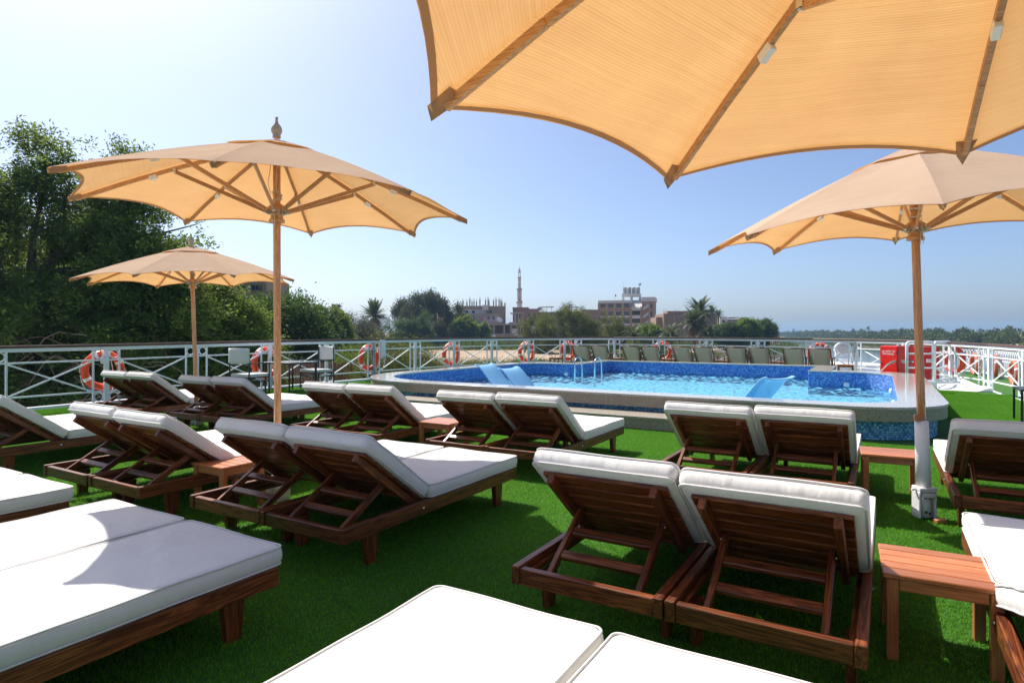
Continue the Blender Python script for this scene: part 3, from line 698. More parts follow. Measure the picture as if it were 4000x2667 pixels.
def lounger(label, x, y, group, var=0, back=BA, sx_=1.0, rz=0.0):
    t = thing('sun_lounger', label, 'sun lounger', (x, y, 0), rz, group, (sx_, 1, 1))
    def wp(nm, size, loc, rot=(0, 0, 0), ch=.004): return part(nm, t, size, loc, rot, wmat(WOOD, size), ch)
    for xx in (.021, LW - .021):
        wp('side_rail', (.042, LL, HR), (xx, LL / 2, ZT - HR / 2))
        wp('slat_ledge', (.022, LL - .1, .028), (.053 if xx < .1 else LW - .053, LL / 2, ZT - .05))
    for yy in (.028, LL - .028): wp('end_rail', (LW - .086, .04, HR - .008), (LW / 2, yy, ZT - HR / 2 - .005))
    for xx in (.064, LW - .064):
        for yy in (.27, LL - .2): put('leg', LEG, t, (xx, yy, 0))
    for k in range(10): wp('seat_slat', (LW - .092, .085, .018), (LW / 2, .83 + k * .114, ZT - .026), ch=.003)
    H = Vector((0, .735, ZT + .004)); d = Vector((0, -math.cos(back), math.sin(back))); nn = Vector((0, math.sin(back), math.cos(back)))
    rot = (-back, 0, 0)
    P = lambda xx, s, h: H + d * s + nn * h + Vector((xx, 0, 0))
    for k in range(6): wp('back_slat', (LW - .10, .086, .018), P(LW / 2, .06 + k * .108, -.002), rot, .003)
    for xx in (.105, LW - .105):
        wp('back_batten', (.034, .66, .05), P(xx, .325, -.036), rot)
    top = P(0, .30, -.055); bot = Vector((0, .12, ZT - .058)); arm = bot - top; aa = math.atan2(arm.z, arm.y)
    for xx in (.145, LW - .145):
        wp('prop_arm', (.028, arm.length + .05, .042), (top + bot) / 2 + Vector((xx, 0, 0)), (aa, 0, 0))
        put('bolt', BOLT, t, top + Vector((xx + (.014 if xx > .3 else -.014), 0, .004)), (0, R(90) if xx > .3 else R(-90), 0))
    for s in (.30, .68): wp('prop_bar', (LW - .318, .03, .045), top.lerp(bot, s) + Vector((LW / 2, 0, 0)), (aa + R(90), 0, 0))
    put('rod', RODM, t, bot + Vector((LW / 2, 0, -.004)), (0, R(90), 0))
    put('bolt', BOLT, t, (LW, .70, ZT - .045), (0, R(90), 0)); put('bolt', BOLT, t, (0, .70, ZT - .045), (0, R(-90), 0))
    (sm, sp), (bm, bp) = CM[var % 3]
    so = put('seat_cushion', sm, t, (LW / 2, .775 + .58, ZT + .004)); put('piping', sp, so, (0, 0, 0))
    bo = put('back_cushion', bm, t, P(LW / 2, .362, .009), rot); put('piping', bp, bo, (0, 0, 0))
    return t
RODM = MB().tube([(0, 0, -LW / 2 + .043), (0, 0, LW / 2 - .043)], .008, 8).mesh('rod', ROD)
G1, G2, G3 = 'loungers in the row nearest the pool', 'loungers in the middle row', 'loungers in the front row'
LS = [
 ('white cushioned lounger at the railing, left one of the farthest pair by the lifebuoy', -10.75, 4.90, G1), ('white cushioned lounger, right one of the farthest pair by the railing', -10.0, 4.90, G1),
 ('white cushioned lounger just right of the far parasol pole, left of its pair', -8.73, 4.98, G1), ('white cushioned lounger behind the big parasol pole, before the director chairs', -7.98, 4.98, G1),
 ('white cushioned lounger left of the pair before the pool\'s left end', -6.17, 5.03, G1), ('white cushioned lounger right of the pair before the pool\'s left end, beside a table', -5.43, 5.03, G1),
 ('white cushioned lounger before the granite step, left of its pair', -4.1, 5.06, G1), ('white cushioned lounger before the granite step, right of its pair, whole side showing', -3.36, 5.06, G1),
 ('white cushioned lounger before the pool, left of the pair beside the leaning parasol', -1.66, 5.17, G1), ('white cushioned lounger before the pool, right of the pair left of the parasol base', -.915, 5.2, G1),
 ('white cushioned lounger cut by the right edge, right of the parasol base', .42, 5.2, G1),
 ('white cushioned lounger behind the cut pair at the left edge, only its flat seat showing', -8.76, 2.36, G2), ('white cushioned lounger cut by the left edge with its raised back showing', -8.0, 2.36, G2),
 ('white cushioned lounger left of the pair left of the big parasol pole', -6.06, 2.42, G2), ('white cushioned lounger beside the small table left of the big parasol pole', -5.31, 2.42, G2),
 ('white cushioned lounger left of the pair under the big left parasol', -4.08, 2.49, G2), ('white cushioned lounger right of the pair under the big left parasol, seat half in shade', -3.335, 2.49, G2),
 ('white cushioned lounger in the centre with its back toward us, left of the largest pair', -1.525, 2.53, G2), ('white cushioned lounger in the centre with its back toward us, right of the largest pair', -.78, 2.53, G2),
 ('white cushioned lounger at the right edge behind the near slatted table', .385, 2.40, G2),
 ('flat white lounger foot at the bottom centre, left of two', -1.545, .06, G3), ('flat white foot end of lounger at the bottom centre, right of two', -.80, .06, G3),
 ('flat white foot end of lounger at the bottom left, far one of the shaded two', -4.06, .05, G3), ('flat white foot end of lounger at the bottom left, near one with a parasol shadow', -3.265, .05, G3),
 ('flat sunlit white lounger foot at the left edge, far one of two', -6.07, .08, G3), ('flat sunlit white lounger foot at the left edge, near one of two', -5.32, .08, G3)]
for i, (lb, x, y, g) in enumerate(LS):
    lounger(lb, x, y, g, i, BA + R([0, .8, -.7, .4][i % 4]) + (R(1.5) if 16 < i < 19 else 0) - (R(19) if i == 19 else 0), 1.075 if i in (22, 23) else 1.0, R([.3, -.2, .15, -.3, .1][i % 5]))

# ------------------------------------------------------------------ slatted side tables
def side_table(label, x, y, w, d, h=.375, rz=0.0):
    t = thing('side_table', label, 'side table', (x, y, 0), rz, 'slatted wooden side tables')
    def wp(nm, size, loc, ch=.003): return part(nm, t, size, loc, (0, 0, 0), wmat(TWOOD, size), ch)
    n = 5; sw = d / n
    for k in range(n): wp('top_slat', (w, sw - .006, .022), (0, -d / 2 + sw * (k + .5), h - .011), .004)
    for sx_ in (-1, 1):
        for sy_ in (-1, 1): wp('leg', (.045, .045, h - .024), (sx_ * (w / 2 - .035), sy_ * (d / 2 - .035), (h - .024) / 2))
        wp('apron', (.02, d - .12, .05), (sx_ * (w / 2 - .035), 0, h - .05))
    for sy_ in (-1, 1): wp('apron', (w - .12, .02, .05), (0, sy_ * (d / 2 - .035), h - .05))
side_table('slatted orange wood side table close at the right beside the large lounger', .205, 3.30, .43, .43, rz=R(3))
side_table('slatted wood side table behind the white parasol base', .05, 6.22, .44, .40, rz=R(4))
side_table('slatted wood side table beside the big parasol pole between loungers', -4.5, 3.08, .40, .40, .37)
side_table('slatted wood side table between the loungers before the pool step', -4.40, 5.78, .46, .42, .37)

# ------------------------------------------------------------------ parasols
def parasol(label, base, cen, zr, Rr, ph, tx, ty, rise=.55, collar=-.03, sleeve=False, cord=True, SC=.082):
    t = thing('parasol', label, 'parasol', (base[0], base[1], 0), 0, 'beige wooden parasols')
    o = Vector((base[0], base[1], 0)); C = Vector((cen[0], cen[1], zr)) - o
    ap = C + Vector((-tx, -ty, 1)).normalized() * 0
    axis = Vector((C.x, C.y, C.z + rise)); axis_n = axis.normalized()
    def pt(r_, a, h=0.0):
        dx_, dy_ = r_ * math.cos(a), r_ * math.sin(a); return C + Vector((dx_, dy_, tx * dx_ + ty * dy_ + h))
    def prof(s):  # height over the rim plane at radius fraction s: ribs bow slightly
        return rise * (1 - s) * (1 + .22 * s)
    topc = C + Vector((0, 0, rise)); pz = topc.z
    bz = .74 if sleeve else .02
    onaxis = lambda z: Vector((topc.x * z / topc.z, topc.y * z / topc.z, z))
    MB().tube([onaxis(bz), onaxis(topc.z * .35), onaxis(topc.z * .7), onaxis(topc.z - .02)], .029, 20).build('pole', PWOOD, t)
    NS_, NRR = 12, 10
    def canopy_mesh(s0, s1, lift, scal, name):
        m = MB(); uv = []
        for pnl in range(8):
            a0 = ph + pnl * math.pi / 4; vs_ = []
            for i in range(NRR + 1):
                for j in range(NS_ + 1):
                    u = j / NS_; e = 1 - (2 * u - 1) ** 2; s = s0 + (s1 - s0) * i / NRR; s = s * (1 - scal * e * (i / NRR) ** 3)
                    p0 = pt(Rr * s, a0, prof(s)); p1 = pt(Rr * s, a0 + math.pi / 4, prof(s)); p = p0.lerp(p1, u)
                    wr = .006 * math.sin(9 * u + 5 * s + pnl * 2.1) * e * s + .004 * math.sin(23 * s + 7 * u + pnl) * e
                    p.z += lift - .035 * e * s * (1 - s) * 1.2 + wr * .8 + (0.012 * e * (i / NRR) ** 4)
                    vs_.append(p); uv.append((pnl + u, s))
            m.add(vs_, [(i * (NS_ + 1) + j, (i + 1) * (NS_ + 1) + j, (i + 1) * (NS_ + 1) + j + 1, i * (NS_ + 1) + j + 1) for i in range(NRR) for j in range(NS_)], 0, True)
        me = m.mesh(name, CANOPY); ul = me.uv_layers.new(name='UVMap'); li = np.zeros(len(me.loops), np.int32); me.loops.foreach_get('vertex_index', li)
        ul.data.foreach_set('uv', np.array(uv, np.float32)[li].ravel()); return me
    cn = put('canopy', canopy_mesh(.13, 1.0, .024, SC, 'canopy'), t, (0, 0, 0))
    put('vent_cap', canopy_mesh(.02, .27, .033, .03, 'vent_cap'), t, (0, 0, 0))
    hem = MB()
    for pnl in range(8):
        a0 = ph + pnl * math.pi / 4; pts = []
        for j in range(NS_ + 1):
            u = j / NS_; e = 1 - (2 * u - 1) ** 2; s = 1 - SC * e; p = pt(Rr * s, a0, prof(s)).lerp(pt(Rr * s, a0 + math.pi / 4, prof(s)), u); p.z += .024 - .035 * e * s * (1 - s) * 1.2 + .012 * e; pts.append(p)
        for a, b in zip(pts[:-1], pts[1:]):
            inn = (C - (a + b) / 2); inn.z = 0; inn.normalize(); dz = Vector((0, 0, .004)); w_ = inn * .024 + Vector((0, 0, .008))
            hem.add([a - dz, b - dz, b - dz + w_, a - dz + w_], [(0, 1, 2, 3)])
    hem.build('hem', HEM, cn)
    colc = onaxis(C.z + collar)
    for k in range(8):
        a = ph + k * math.pi / 4
        rb = MB(); pp = [pt(Rr * s, a, prof(s) - .012) for s in (.03, .25, .5, .75, .965)]
        for p, q in zip(pp[:-1], pp[1:]): rb.bar(p, q, .020, .030, .003)
        rbo = rb.build('rib', RIBW, t)
        s = .585; MB().bar(pt(Rr * s, a, prof(s) - .033), pt(Rr * (s + .036), a, prof(s + .036) - .033), .025, .034, .003).build('clip', CLIP, rbo)
        s = .50; jp = pt(Rr * s, a, prof(s) - .035); ip_ = colc + Vector((.062 * math.cos(a), .062 * math.sin(a), .03))
        MB().bar(ip_, jp, .018, .030, .003).build('strut', RIBW, t)
        MB().bar(jp + Vector((0, 0, -.012)), jp + Vector((0, 0, .03)), .03, .026, .002, up=(math.cos(a), math.sin(a), 0)).build('bracket', STEEL, rbo)
        MB().bar(ip_.lerp(jp, -.01), ip_.lerp(jp, .05), .024, .034, .002).build('strut_clip', STEEL, t)
        e0, e1 = pt(Rr * .94, a, prof(.94) - .032), pt(Rr * .999, a, prof(.999) - .008); sd = Vector((-math.sin(a), math.cos(a), 0)); m = MB()
        up_ = Vector((0, 0, .030)); v = [e0 - sd * .034 + up_ * 1.35, e0 + up_ * .1, e0 + sd * .034 + up_ * 1.35, e1 - sd * .02 + up_, e1 - up_ * .3, e1 + sd * .02 + up_, e1 + up_ * 1.0]
        m.add(v, [(0, 3, 4, 1), (1, 4, 5, 2), (3, 6, 4), (4, 6, 5), (0, 1, 2)], 0, True); m.build('pocket', HEM, t)
    MB().lathe([(.035, -.05), (.06, -.05), (.062, -.03), (.05, -.02), (.046, .02), (.07, .04), (.072, .07), (.05, .09), (.032, .1)], 20, colc).build('collar', PWOOD, t)
    MB().lathe([(.03, -.06), (.06, -.06), (.065, -.03), (.05, .0), (.03, .01)], 20, onaxis(pz - .01)).build('crown', PWOOD, t)
    MB().lathe([(.03, 0), (.034, .012), (.028, .02), (.042, .05), (.044, .07), (.034, .095), (.014, .12), (.010, .145), (.012, .165), (.004, .175)], 18, onaxis(pz + .04)).build('finial', FINW, t)
    if cord:
        m = MB(); pts = []
        for k in range(60):
            a = k * .7; pts.append(colc + Vector((.037 * math.cos(a) + .008 * math.sin(k * 2.3), .037 * math.sin(a), .16 + .035 * math.sin(k * .33) )))
        m.tube(pts, .003, 5)
        for dx_ in (-.035, .04):
            m.tube([colc + Vector((dx_, -.03, .17)), colc + Vector((dx_ * 1.3, -.05, .26)), colc + Vector((dx_, -.03, .42))], .003, 5)
        m.tube([colc + Vector((.03, -.05, .15)), colc + Vector((.045, -.06, .02)), colc + Vector((.05, -.06, -.08)), colc + Vector((.03, -.055, -.09)), colc + Vector((.035, -.06, .05))], .003, 5)
        m.build('cord', ROPE, t)
    if sleeve:
        MB().tube([onaxis(.23), onaxis(.50), onaxis(.73)], [.050, .048, .046], 24).build('sleeve', WHITE2, t)
        c0 = onaxis(.14)
        for nm, size, loc in (('socket_plate', (.014, .10, .20), (-.058, 0, -.03)), ('socket_plate', (.014, .10, .20), (.058, 0, -.03)), ('socket_back', (.10, .012, .20), (0, .05, -.03)), ('socket_top', (.125, .11, .035), (0, 0, .085)), ('socket_bar', (.10, .012, .035), (0, -.052, .045))):
            o = part(nm, t, size, c0 + Vector(loc), (0, 0, R(31)), WHITE2, .006); o.location = c0 + Matrix.Rotation(R(31), 3, 'Z') @ Vector(loc)
        MB().tube([onaxis(.015), onaxis(.24)], .043, 20).build('inner_tube', WHITE2, t)
        for z, dx_ in ((.165, -.016), (.165, .014), (.06, -.014), (.052, .012)):
            m = MB(); m.lathe([(.009, 0), (.009, .003)], 10); o = m.build('bolt_hole', BLACKM, t); dirv = Matrix.Rotation(R(31), 3, 'Z') @ Vector((0, -1, 0)); o.location = onaxis(z) + dirv * .0425 + Matrix.Rotation(R(31), 3, 'Z') @ Vector((dx_, 0, 0)); o.rotation_euler = dirv.to_track_quat('Z', 'Y').to_euler()
        for s_ in (-1, 1):
            m = MB(); m.tube([(0, 0, 0), (.03, 0, 0)], .010, 8); o = m.build('bolt', WHITE2, t, c0 + Matrix.Rotation(R(31), 3, 'Z') @ Vector((s_ * .064, 0, .08)), (0, 0, R(31) + (math.pi if s_ < 0 else 0)))
        part('wedge', t, (.06, .035, .05), onaxis(.745) + Vector((-.02, -.036, .01)), (0, 0, R(20)), TWOOD[0], .004)
        part('wedge', t, (.07, .05, .03), onaxis(.02) + Matrix.Rotation(R(31), 3, 'Z') @ Vector((.03, -.12, 0)), (0, 0, R(35)), TWOOD[0], .004)
    else:
        MB().tube([onaxis(.0), onaxis(.30)], .045, 20).build('sleeve', WHITE2, t); 
        for s_ in (-1, 1): part('socket_plate', t, (.016, .13, .2), onaxis(.1) + Vector((s_ * .07, 0, 0)), (0, 0, 0), WHITE2, .004)
    return t
parasol('large beige parasol on the left shading a pair of loungers', (-4.33, 3.41), (-4.18, 3.28), 2.37, 1.535, R(264.1), -.039, 0.0)
parasol('smaller looking beige parasol far left before the big tree', (-8.86, 5.53), (-8.93, 5.48), 2.14, 1.53, R(258.2), .008, .033, .53)
parasol('beige parasol at the right with its pole in a white sleeve', (.27, 5.57), (.20, 5.73), 2.19, 1.54, R(228.4),   .053, .067, .64, sleeve=True, SC=.075)
parasol('beige parasol overhead at the top right, seen from beneath', (.38, 1.36), (.35, 1.50), 2.17, 1.48, R(183.2), .099, -.062, .56, SC=.05)

# ------------------------------------------------------------------ director chairs and glass table
def director_chair(label, x, y, rz):
    t = thing('director_chair', label, 'chair', (x, y, 0), rz, 'director chairs by the railing')
    w, d, hs = .62, .54, .47
    for sx_ in (-1, 1):
        for sy_, ht in ((-1, 1.04), (1, .70)): part('leg', t, (.026, .026, ht), (sx_ * w / 2, sy_ * d / 2, ht / 2), (0, 0, 0), BLACKM, .003)
        part('armrest', t, (.045, d + .1, .022), (sx_ * w / 2, .0, .71), (0, 0, 0), BLACKM, .006)
        for z in (.30, .40): part('side_bar', t, (.016, d - .03, .018), (sx_ * w / 2, 0, z), (0, 0, 0), BLACKM, .002)
        MB().bar((sx_ * w / 2, -d / 2 + .02, .31), (sx_ * w / 2, -d / 2 + .13, .39), .01, .01).bar((sx_ * w / 2, -d / 2 + .02, .39), (sx_ * w / 2, -d / 2 + .13, .31), .01, .01).build('lattice', BLACKM, t)
        MB().bar((sx_ * w / 2, d / 2 - .02, .31), (sx_ * w / 2, d / 2 - .13, .39), .01, .01).bar((sx_ * w / 2, d / 2 - .02, .39), (sx_ * w / 2, d / 2 - .13, .31), .01, .01).build('lattice', BLACKM, t)
        part('foot_bar', t, (.024, d, .024), (sx_ * w / 2, 0, .05), (0, 0, 0), BLACKM, .003)
    for sy_ in (-1, 1):
        for z in (.30, .40): part('seat_bar', t, (w - .03, .016, .018), (0, sy_ * d / 2, z), (0, 0, 0), BLACKM, .002)
        for sx_ in (-1, 1):
            a = sx_ * (w / 2 - .02); b = sx_ * (w / 2 - .13)
            MB().bar((a, sy_ * d / 2, .31), (b, sy_ * d / 2, .39), .01, .01).bar((a, sy_ * d / 2, .39), (b, sy_ * d / 2, .31), .01, .01).build('lattice', BLACKM, t)
    part('back_bar', t, (w - .03, .016, .016), (0, -d / 2, .67), (0, 0, 0), BLACKM, .002)
    cm, cp = cushion_mesh(w - .02, d + .03, .065, 5); so = put('seat_cushion', cm, t, (0, .02, .415)); put('piping', cp, so, (0, 0, 0))
    m = MB(); v = []
    for i in range(9):
        for j in range(7):
            u, q_ = i / 8, j / 6; v.append(((u - .5) * (w + .04), -d / 2 - .018 - .03 * math.sin(math.pi * u),   .70 + q_ * .35))
    m.add(v, [(i * 7 + j, (i + 1) * 7 + j, (i + 1) * 7 + j + 1, i * 7 + j + 1) for i in range(8) for j in range(6)], 0, True)
    bk = m.build('back_canvas', CANV, t); md = bk.modifiers.new('s', 'SOLIDIFY'); md.thickness = .012
    for s_ in (-1, 1): MB().bar((-s_ * (w / 2 - .02), -d / 2 - .042, .72), (s_ * (w / 2 - .02), -d / 2 - .045, 1.03), .004, .006).build('seam', CANV, bk)
director_chair('black framed director chair with white seat left of the glass table', -12.2, 8.85, R(4))
director_chair('black framed director chair with white seat right of the glass table', -12.2, 10.78, R(174))
tb = thing('metal_table', 'square white topped table with black legs between the director chairs', 'table', (-12.0, 9.82, 0), R(2))
for sx_ in (-1, 1):
    for sy_ in (-1, 1): part('leg', tb, (.028, .028, .69), (sx_ * .40, sy_ * .40, .345), (0, 0, 0), BLACKM, .003)
    part('frame_bar', tb, (.02, .80, .03), (sx_ * .40, 0, .68), (0, 0, 0), BLACKM, .002); part('frame_bar', tb, (.80, .02, .03), (0, sx_ * .40, .68), (0, 0, 0), BLACKM, .002)
    part('foot_bar', tb, (.02, .80, .02), (sx_ * .40, 0, .06), (0, 0, 0), BLACKM, .002)
part('top', tb, (.86, .86, .016), (0, 0, .704), (0, 0, 0), NT('milk_glass').set((.72, .74, .76), .08).m, .004)
at_ = thing('ashtray', 'small clear ashtray standing on the white topped table', 'ashtray', (-11.85, 10.0, .712)); MB().lathe([(.045, 0), (.05, .03), (.042, .03), (.038, .01), (.001, .01)], 16).build('dish', NT('grey_glass').set((.3, .32, .33), .1).m, at_)
bt = thing('black_table', 'black metal table corner at the right edge by the pool', 'table', (2.18, 12.4, 0))
for sx_ in (-1, 1):
    for sy_ in (-1, 1): part('leg', bt, (.03, .03, .50), (sx_ * .36, sy_ * .33, .25), (0, 0, 0), BLACKM, .003)
part('top', bt, (.76, .70, .03), (0, 0, .516), (0, 0, 0), BLACKM, .004)

# ------------------------------------------------------------------ canvas deck chairs along the bow
def deck_chair(label, x, y, rz):
    t = thing('deck_chair', label, 'deck chair', (x, y, 0), rz, 'canvas deck chairs facing the bow railing')
    w = .62
    for s_ in (-1, 1):
        MB().bar((s_ * w / 2, -.40, .90), (s_ * w / 2, .42, .02), .028, .055, .004).build('back_rail', SLINGW, t)
        MB().bar((s_ * (w / 2 + .03), -.44, .02), (s_ * (w / 2 + .03), .45, .40), .028, .05, .004).build('seat_rail', SLINGW, t)
        MB().bar((s_ * (w / 2 + .062), -.35, .60), (s_ * (w / 2 + .062), .25, .60), .05, .024, .004).build('armrest', SLINGW, t)
        MB().bar((s_ * (w / 2 + .062), -.33, .02), (s_ * (w / 2 + .062), -.33, .59), .028, .04, .004, up=(0, 1, 0)).build('back_post', SLINGW, t)
        MB().bar((s_ * (w / 2 + .062), .22, .3), (s_ * (w / 2 + .062), .22, .59), .028, .04, .004, up=(0, 1, 0)).build('front_post', SLINGW, t)
    for p in ((0, -.40, .885), (0, .43, .385), (0, -.43, .05), (0, .40, .05)): MB().tube([(-w / 2 + .01, p[1], p[2]), (w / 2 - .01, p[1], p[2])], .016, 8).build('cross_bar', SLINGW, t)
    m = MB(); v = []; nv = 14
    for i in range(nv + 1):
        s = i / nv; yy = -.405 + s * .845; zz = .905 * (1 - s) + .40 * s - .42 * math.sin(math.pi * s) ** 1.1 * (.55 + .45 * s) * .95
        for j in range(5): u = j / 4; v.append(((u - .5) * (w - .06), yy, zz - .012 * math.sin(math.pi * u)))
    m.add(v, [(i * 5 + j, i * 5 + j + 1, (i + 1) * 5 + j + 1, (i + 1) * 5 + j) for i in range(nv) for j in range(4)], 0, True); o = m.build('sling', SLING, t)
    md = o.modifiers.new('s', 'SOLIDIFY'); md.thickness = .006
ORD = ['first', 'second', 'third', 'fourth', 'fifth', 'sixth', 'seventh', 'eighth', 'ninth', 'tenth']
for i, (x, y, rz) in enumerate([(-10.0, 22.0, 8), (-9.27, 22.15, 6), (-7.95, 22.0, 3), (-7.22, 22.0, 2), (-6.05, 21.95, 1), (-5.3, 21.9, 0), (-4.22, 21.9, 0), (-3.48, 21.95, -2), (-2.42, 21.75, -1), (-1.68, 21.75, -2)]):
    deck_chair('grey-green canvas deck chair, %s from the left behind the pool' % ORD[i], x, y, R(rz))
for i, (lb, x, y) in enumerate((('low wood table left of the row of canvas deck chairs', -10.75, 21.2), ('low wood table between the second and third canvas deck chairs', -8.6, 22.05), ('low wood table between the fourth and fifth canvas deck chairs', -6.64, 22.0), ('low wood table between the sixth and seventh canvas deck chairs', -4.77, 21.95), ('low wood table between the eighth and ninth canvas deck chairs', -2.95, 21.9), ('low wood table right of the row of canvas deck chairs', -.95, 20.9))):
    side_table(lb, x, y, .44, .42, .44)

# ------------------------------------------------------------------ lifebuoys
def torus(Rm, r_, n=32, k=12, a0=0, a1=2 * math.pi):
    full = abs(a1 - a0 - 2 * math.pi) < 1e-6
    return [(Rm * math.cos(a), 0, Rm * math.sin(a)) for a in np.linspace(a0, a1, n, endpoint=not full)]
TOR = MB().tube(torus(.325, .07), .07, 14, closed=True).mesh('ring', ORANGE); TORF = MB().tube(torus(.325, .07), .07, 14, closed=True).mesh('ring', FADED)
BAND = MB().tube(torus(.325, .07, 6, a0=-.09, a1=.09), .0735, 14).mesh('band', BANDW)
GRABM = MB()
for k in range(4):
    a = R(45 + 90 * k); pts = [( (.40 - .0 + .03 * math.sin(math.pi * s)) * math.cos(a + (s - .5) * 1.45), -.02, (.40 + .03 * math.sin(math.pi * s)) * math.sin(a + (s - .5) * 1.45) - .06 * math.sin(math.pi * s)) for s in np.linspace(0, 1, 9)]
    GRABM.tube(pts, .008, 6)
GRABM.tube([(-.2, -.09, .28), (-.22, -.1, 0), (-.21, -.1, -.3), (-.14, -.1, -.47), (0, -.09, -.50), (.1, -.09, -.40)], .009, 6)
GRAB = GRABM.mesh('grab_line', ROPE)
def buoy(label, x, y, z, rz, faded=False, tilt=0.0, roll=0.0):
    t = thing('lifebuoy', label, 'lifebuoy', (x, y, z), 0, 'orange lifebuoys hung round the deck'); t.rotation_euler = (R(tilt), R(roll), rz)
    put('ring', TORF if faded else TOR, t, (0, 0, 0))
    for k in range(4): put('band', BAND, t, (0, 0, 0), (0, R(20 + 90 * k), 0))
    put('grab_line', GRAB, t, (0, 0, 0))
def buoy_at(i, label, z=.66, off=.12, s=0.0, roll=0):
    a = Vector(POSTS[i - 1][:2]); b = Vector(POSTS[i + 1][:2]); d = (b - a).normalized(); x, y, _ = POSTS[i]
    nr = Vector((-d.y, d.x)) if True else None
    c = Vector((x, y)) + nr * (off) * (1 if (Vector((x, y)) + nr - Vector((-5, 10))).length > (Vector((x, y)) - Vector((-5, 10))).length else -1) + d * s
    buoy(label, c.x, c.y, z, math.atan2(d.y, d.x) + (math.pi if True else 0), roll=roll)
for i, s, lb, rl in ((5, 0, 'orange lifebuoy at the far left railing behind the farthest loungers', 8), (7, -.02, 'orange lifebuoy behind the left director chair', 20), (9, -.08, 'orange lifebuoy on the railing beside the white flood lamp box', 14),
                 (11, -.02, 'orange lifebuoy on the bow railing left of the pool loungers', 3), (13, 0, 'orange lifebuoy on the bow railing below the minaret', -4), (14, .25, 'orange lifebuoy on the railing at the first canvas deck chair', 2),
                 (17, .1, 'orange lifebuoy on the railing behind the fourth canvas deck chair', 11), (20, .15, 'orange lifebuoy on the railing behind the tenth canvas deck chair', 30), (23, -.02, 'orange lifebuoy on the railing right of the red cabinets', 10)):
    buoy_at(i, lb, s=s, roll=rl)
# lamp box and small boxes on posts
lb_ = thing('flood_lamp', 'grey white flood lamp box clamped to a railing post', 'lamp', (-12.62, 13.62, 0), R(60))
part('housing', lb_, (.16, .09, .55), (0, 0, .90), (0, 0, 0), paint('lamp_grey', (.62, .66, .68), .4, .05), .012); part('face_plate', lb_, (.13, .012, .5), (0, -.052, .90), (0, 0, 0), WHITE, .004); part('name_plate', lb_, (.05, .004, .018), (.02, -.061, .68), (0, 0, 0), BLACKM, 0); part('bracket', lb_, (.05, .12, .05), (0, .08, 1.0), (0, 0, 0), STEEL, .003)
MB().tube([(.05, 0, .63), (.06, .02, .5), (.02, .03, .36), (-.06, .03, .30), (-.14, .03, .36)], .008, 6).build('cable', WHITE, lb_)
for i, (lbx, z) in {5: ('small white junction box on the post by the far left lifebuoy', .86), 11: ('small white junction box on the bow post left of the pool loungers', .72), 13: ('small white junction box on the bow post below the minaret', .72), 16: ('grey junction box at the foot of the post by the second canvas chair', .42)}.items():
    x, y, _ = POSTS[i]; jb = thing('junction_box', lbx, 'junction box', (x + (.07 if x < -9 else 0), y - .07, z), R(40), 'junction boxes on the railing posts')
    part('case', jb, (.11, .07, .13), (0, 0, 0), (0, 0, 0), WHITE, .006); part('lid', jb, (.09, .01, .11), (0, -.04, 0), (0, 0, 0), WHITE, .003)

# ------------------------------------------------------------------ fire hose cabinets, gate, ramp
def text(body, size, parent, loc, rot, mat, name='lettering'):
    cu = bpy.data.curves.new(name, 'FONT'); cu.body = body; cu.size = size; cu.align_x = 'CENTER'; cu.extrude = .001; cu.materials.append(mat)
    tmp = bpy.data.objects.new('tmp', cu); COL.objects.link(tmp); dg = bpy.context.evaluated_depsgraph_get(); me = bpy.data.meshes.new_from_object(tmp.evaluated_get(dg)); bpy.data.objects.remove(tmp)
    o = bpy.data.objects.new(name, me); link(o, parent); o.location = loc; o.rotation_euler = rot; return o
LETTER = NT('white_lettering').set((.85, .85, .85), .5).m
th = math.atan2(.79, -.61)                        # direction of the door face
def cabinet(label, x, y, w, d, z0, h, door):
    t = thing('hose_cabinet', label, 'cabinet', (x, y, 0), th - math.pi, 'red fire hose cabinets')
    # local: -x is along the door face, the door looks to local -y ... door plane at y = 0
    part('case', t, (w, d, h), (-w / 2, -d / 2 * -1, z0 + h / 2), (0, 0, 0), REDP, .006)
    part('door', t, (w - .03, .02, h - .04), (-w / 2, -.012, z0 + h / 2), (0, 0, 0), REDP, .004)
    for z in (.2, .8): part('hinge', t, (.02, .016, .07), (-.02, -.028, z0 + h * z), (0, 0, 0), BLACKM, .003)
    part('latch', t, (.03, .03, .06), (-w + .07, -.03, z0 + h * .5), (0, 0, 0), STEEL, .004)
    for sx_ in (0, 1):
        for sy_ in (0, 1): part('leg', t, (.04, .04, z0), (-.05 - sx_ * (w - .1), .05 + sy_ * (d - .1), z0 / 2), (0, 0, 0), REDP, 0)
    return t
c1 = cabinet('red fire hose cabinet with white lettering and a hose hanging from it', .35, 19.2, .66, .44, .12, .92, True)
text('FIRE HOSE REEL', .062, c1, (-.33, -.0245, .80), (R(90), 0, 0), LETTER); text('\uFEE6\uFEF3\uFEAE\uFEA3 \uFEE1\uFEEE\uFEC3\uFEAE\uFEA7 \uFE93\uFEAE\uFEDC\uFE91', .075, c1, (-.33, -.0245, .88), (R(90), 0, 0), LETTER)
text('BRISTOL', .034, c1, (-.33, -.0245, .52), (R(90), 0, 0), LETTER)
c2 = cabinet('second red cabinet standing behind the white tubular gate', .95, 20.35, .66, .50, .10, .90, False)
part('sticker', c2, (.004, .22, .1), (.003, .2, .62), (0, 0, 0), LETTER, 0)
hz = thing('fire_hose', 'flat pale canvas hose hanging out of the red cabinet', 'hose', (.35, 19.2, 0), th - math.pi)
m = MB(); v = []
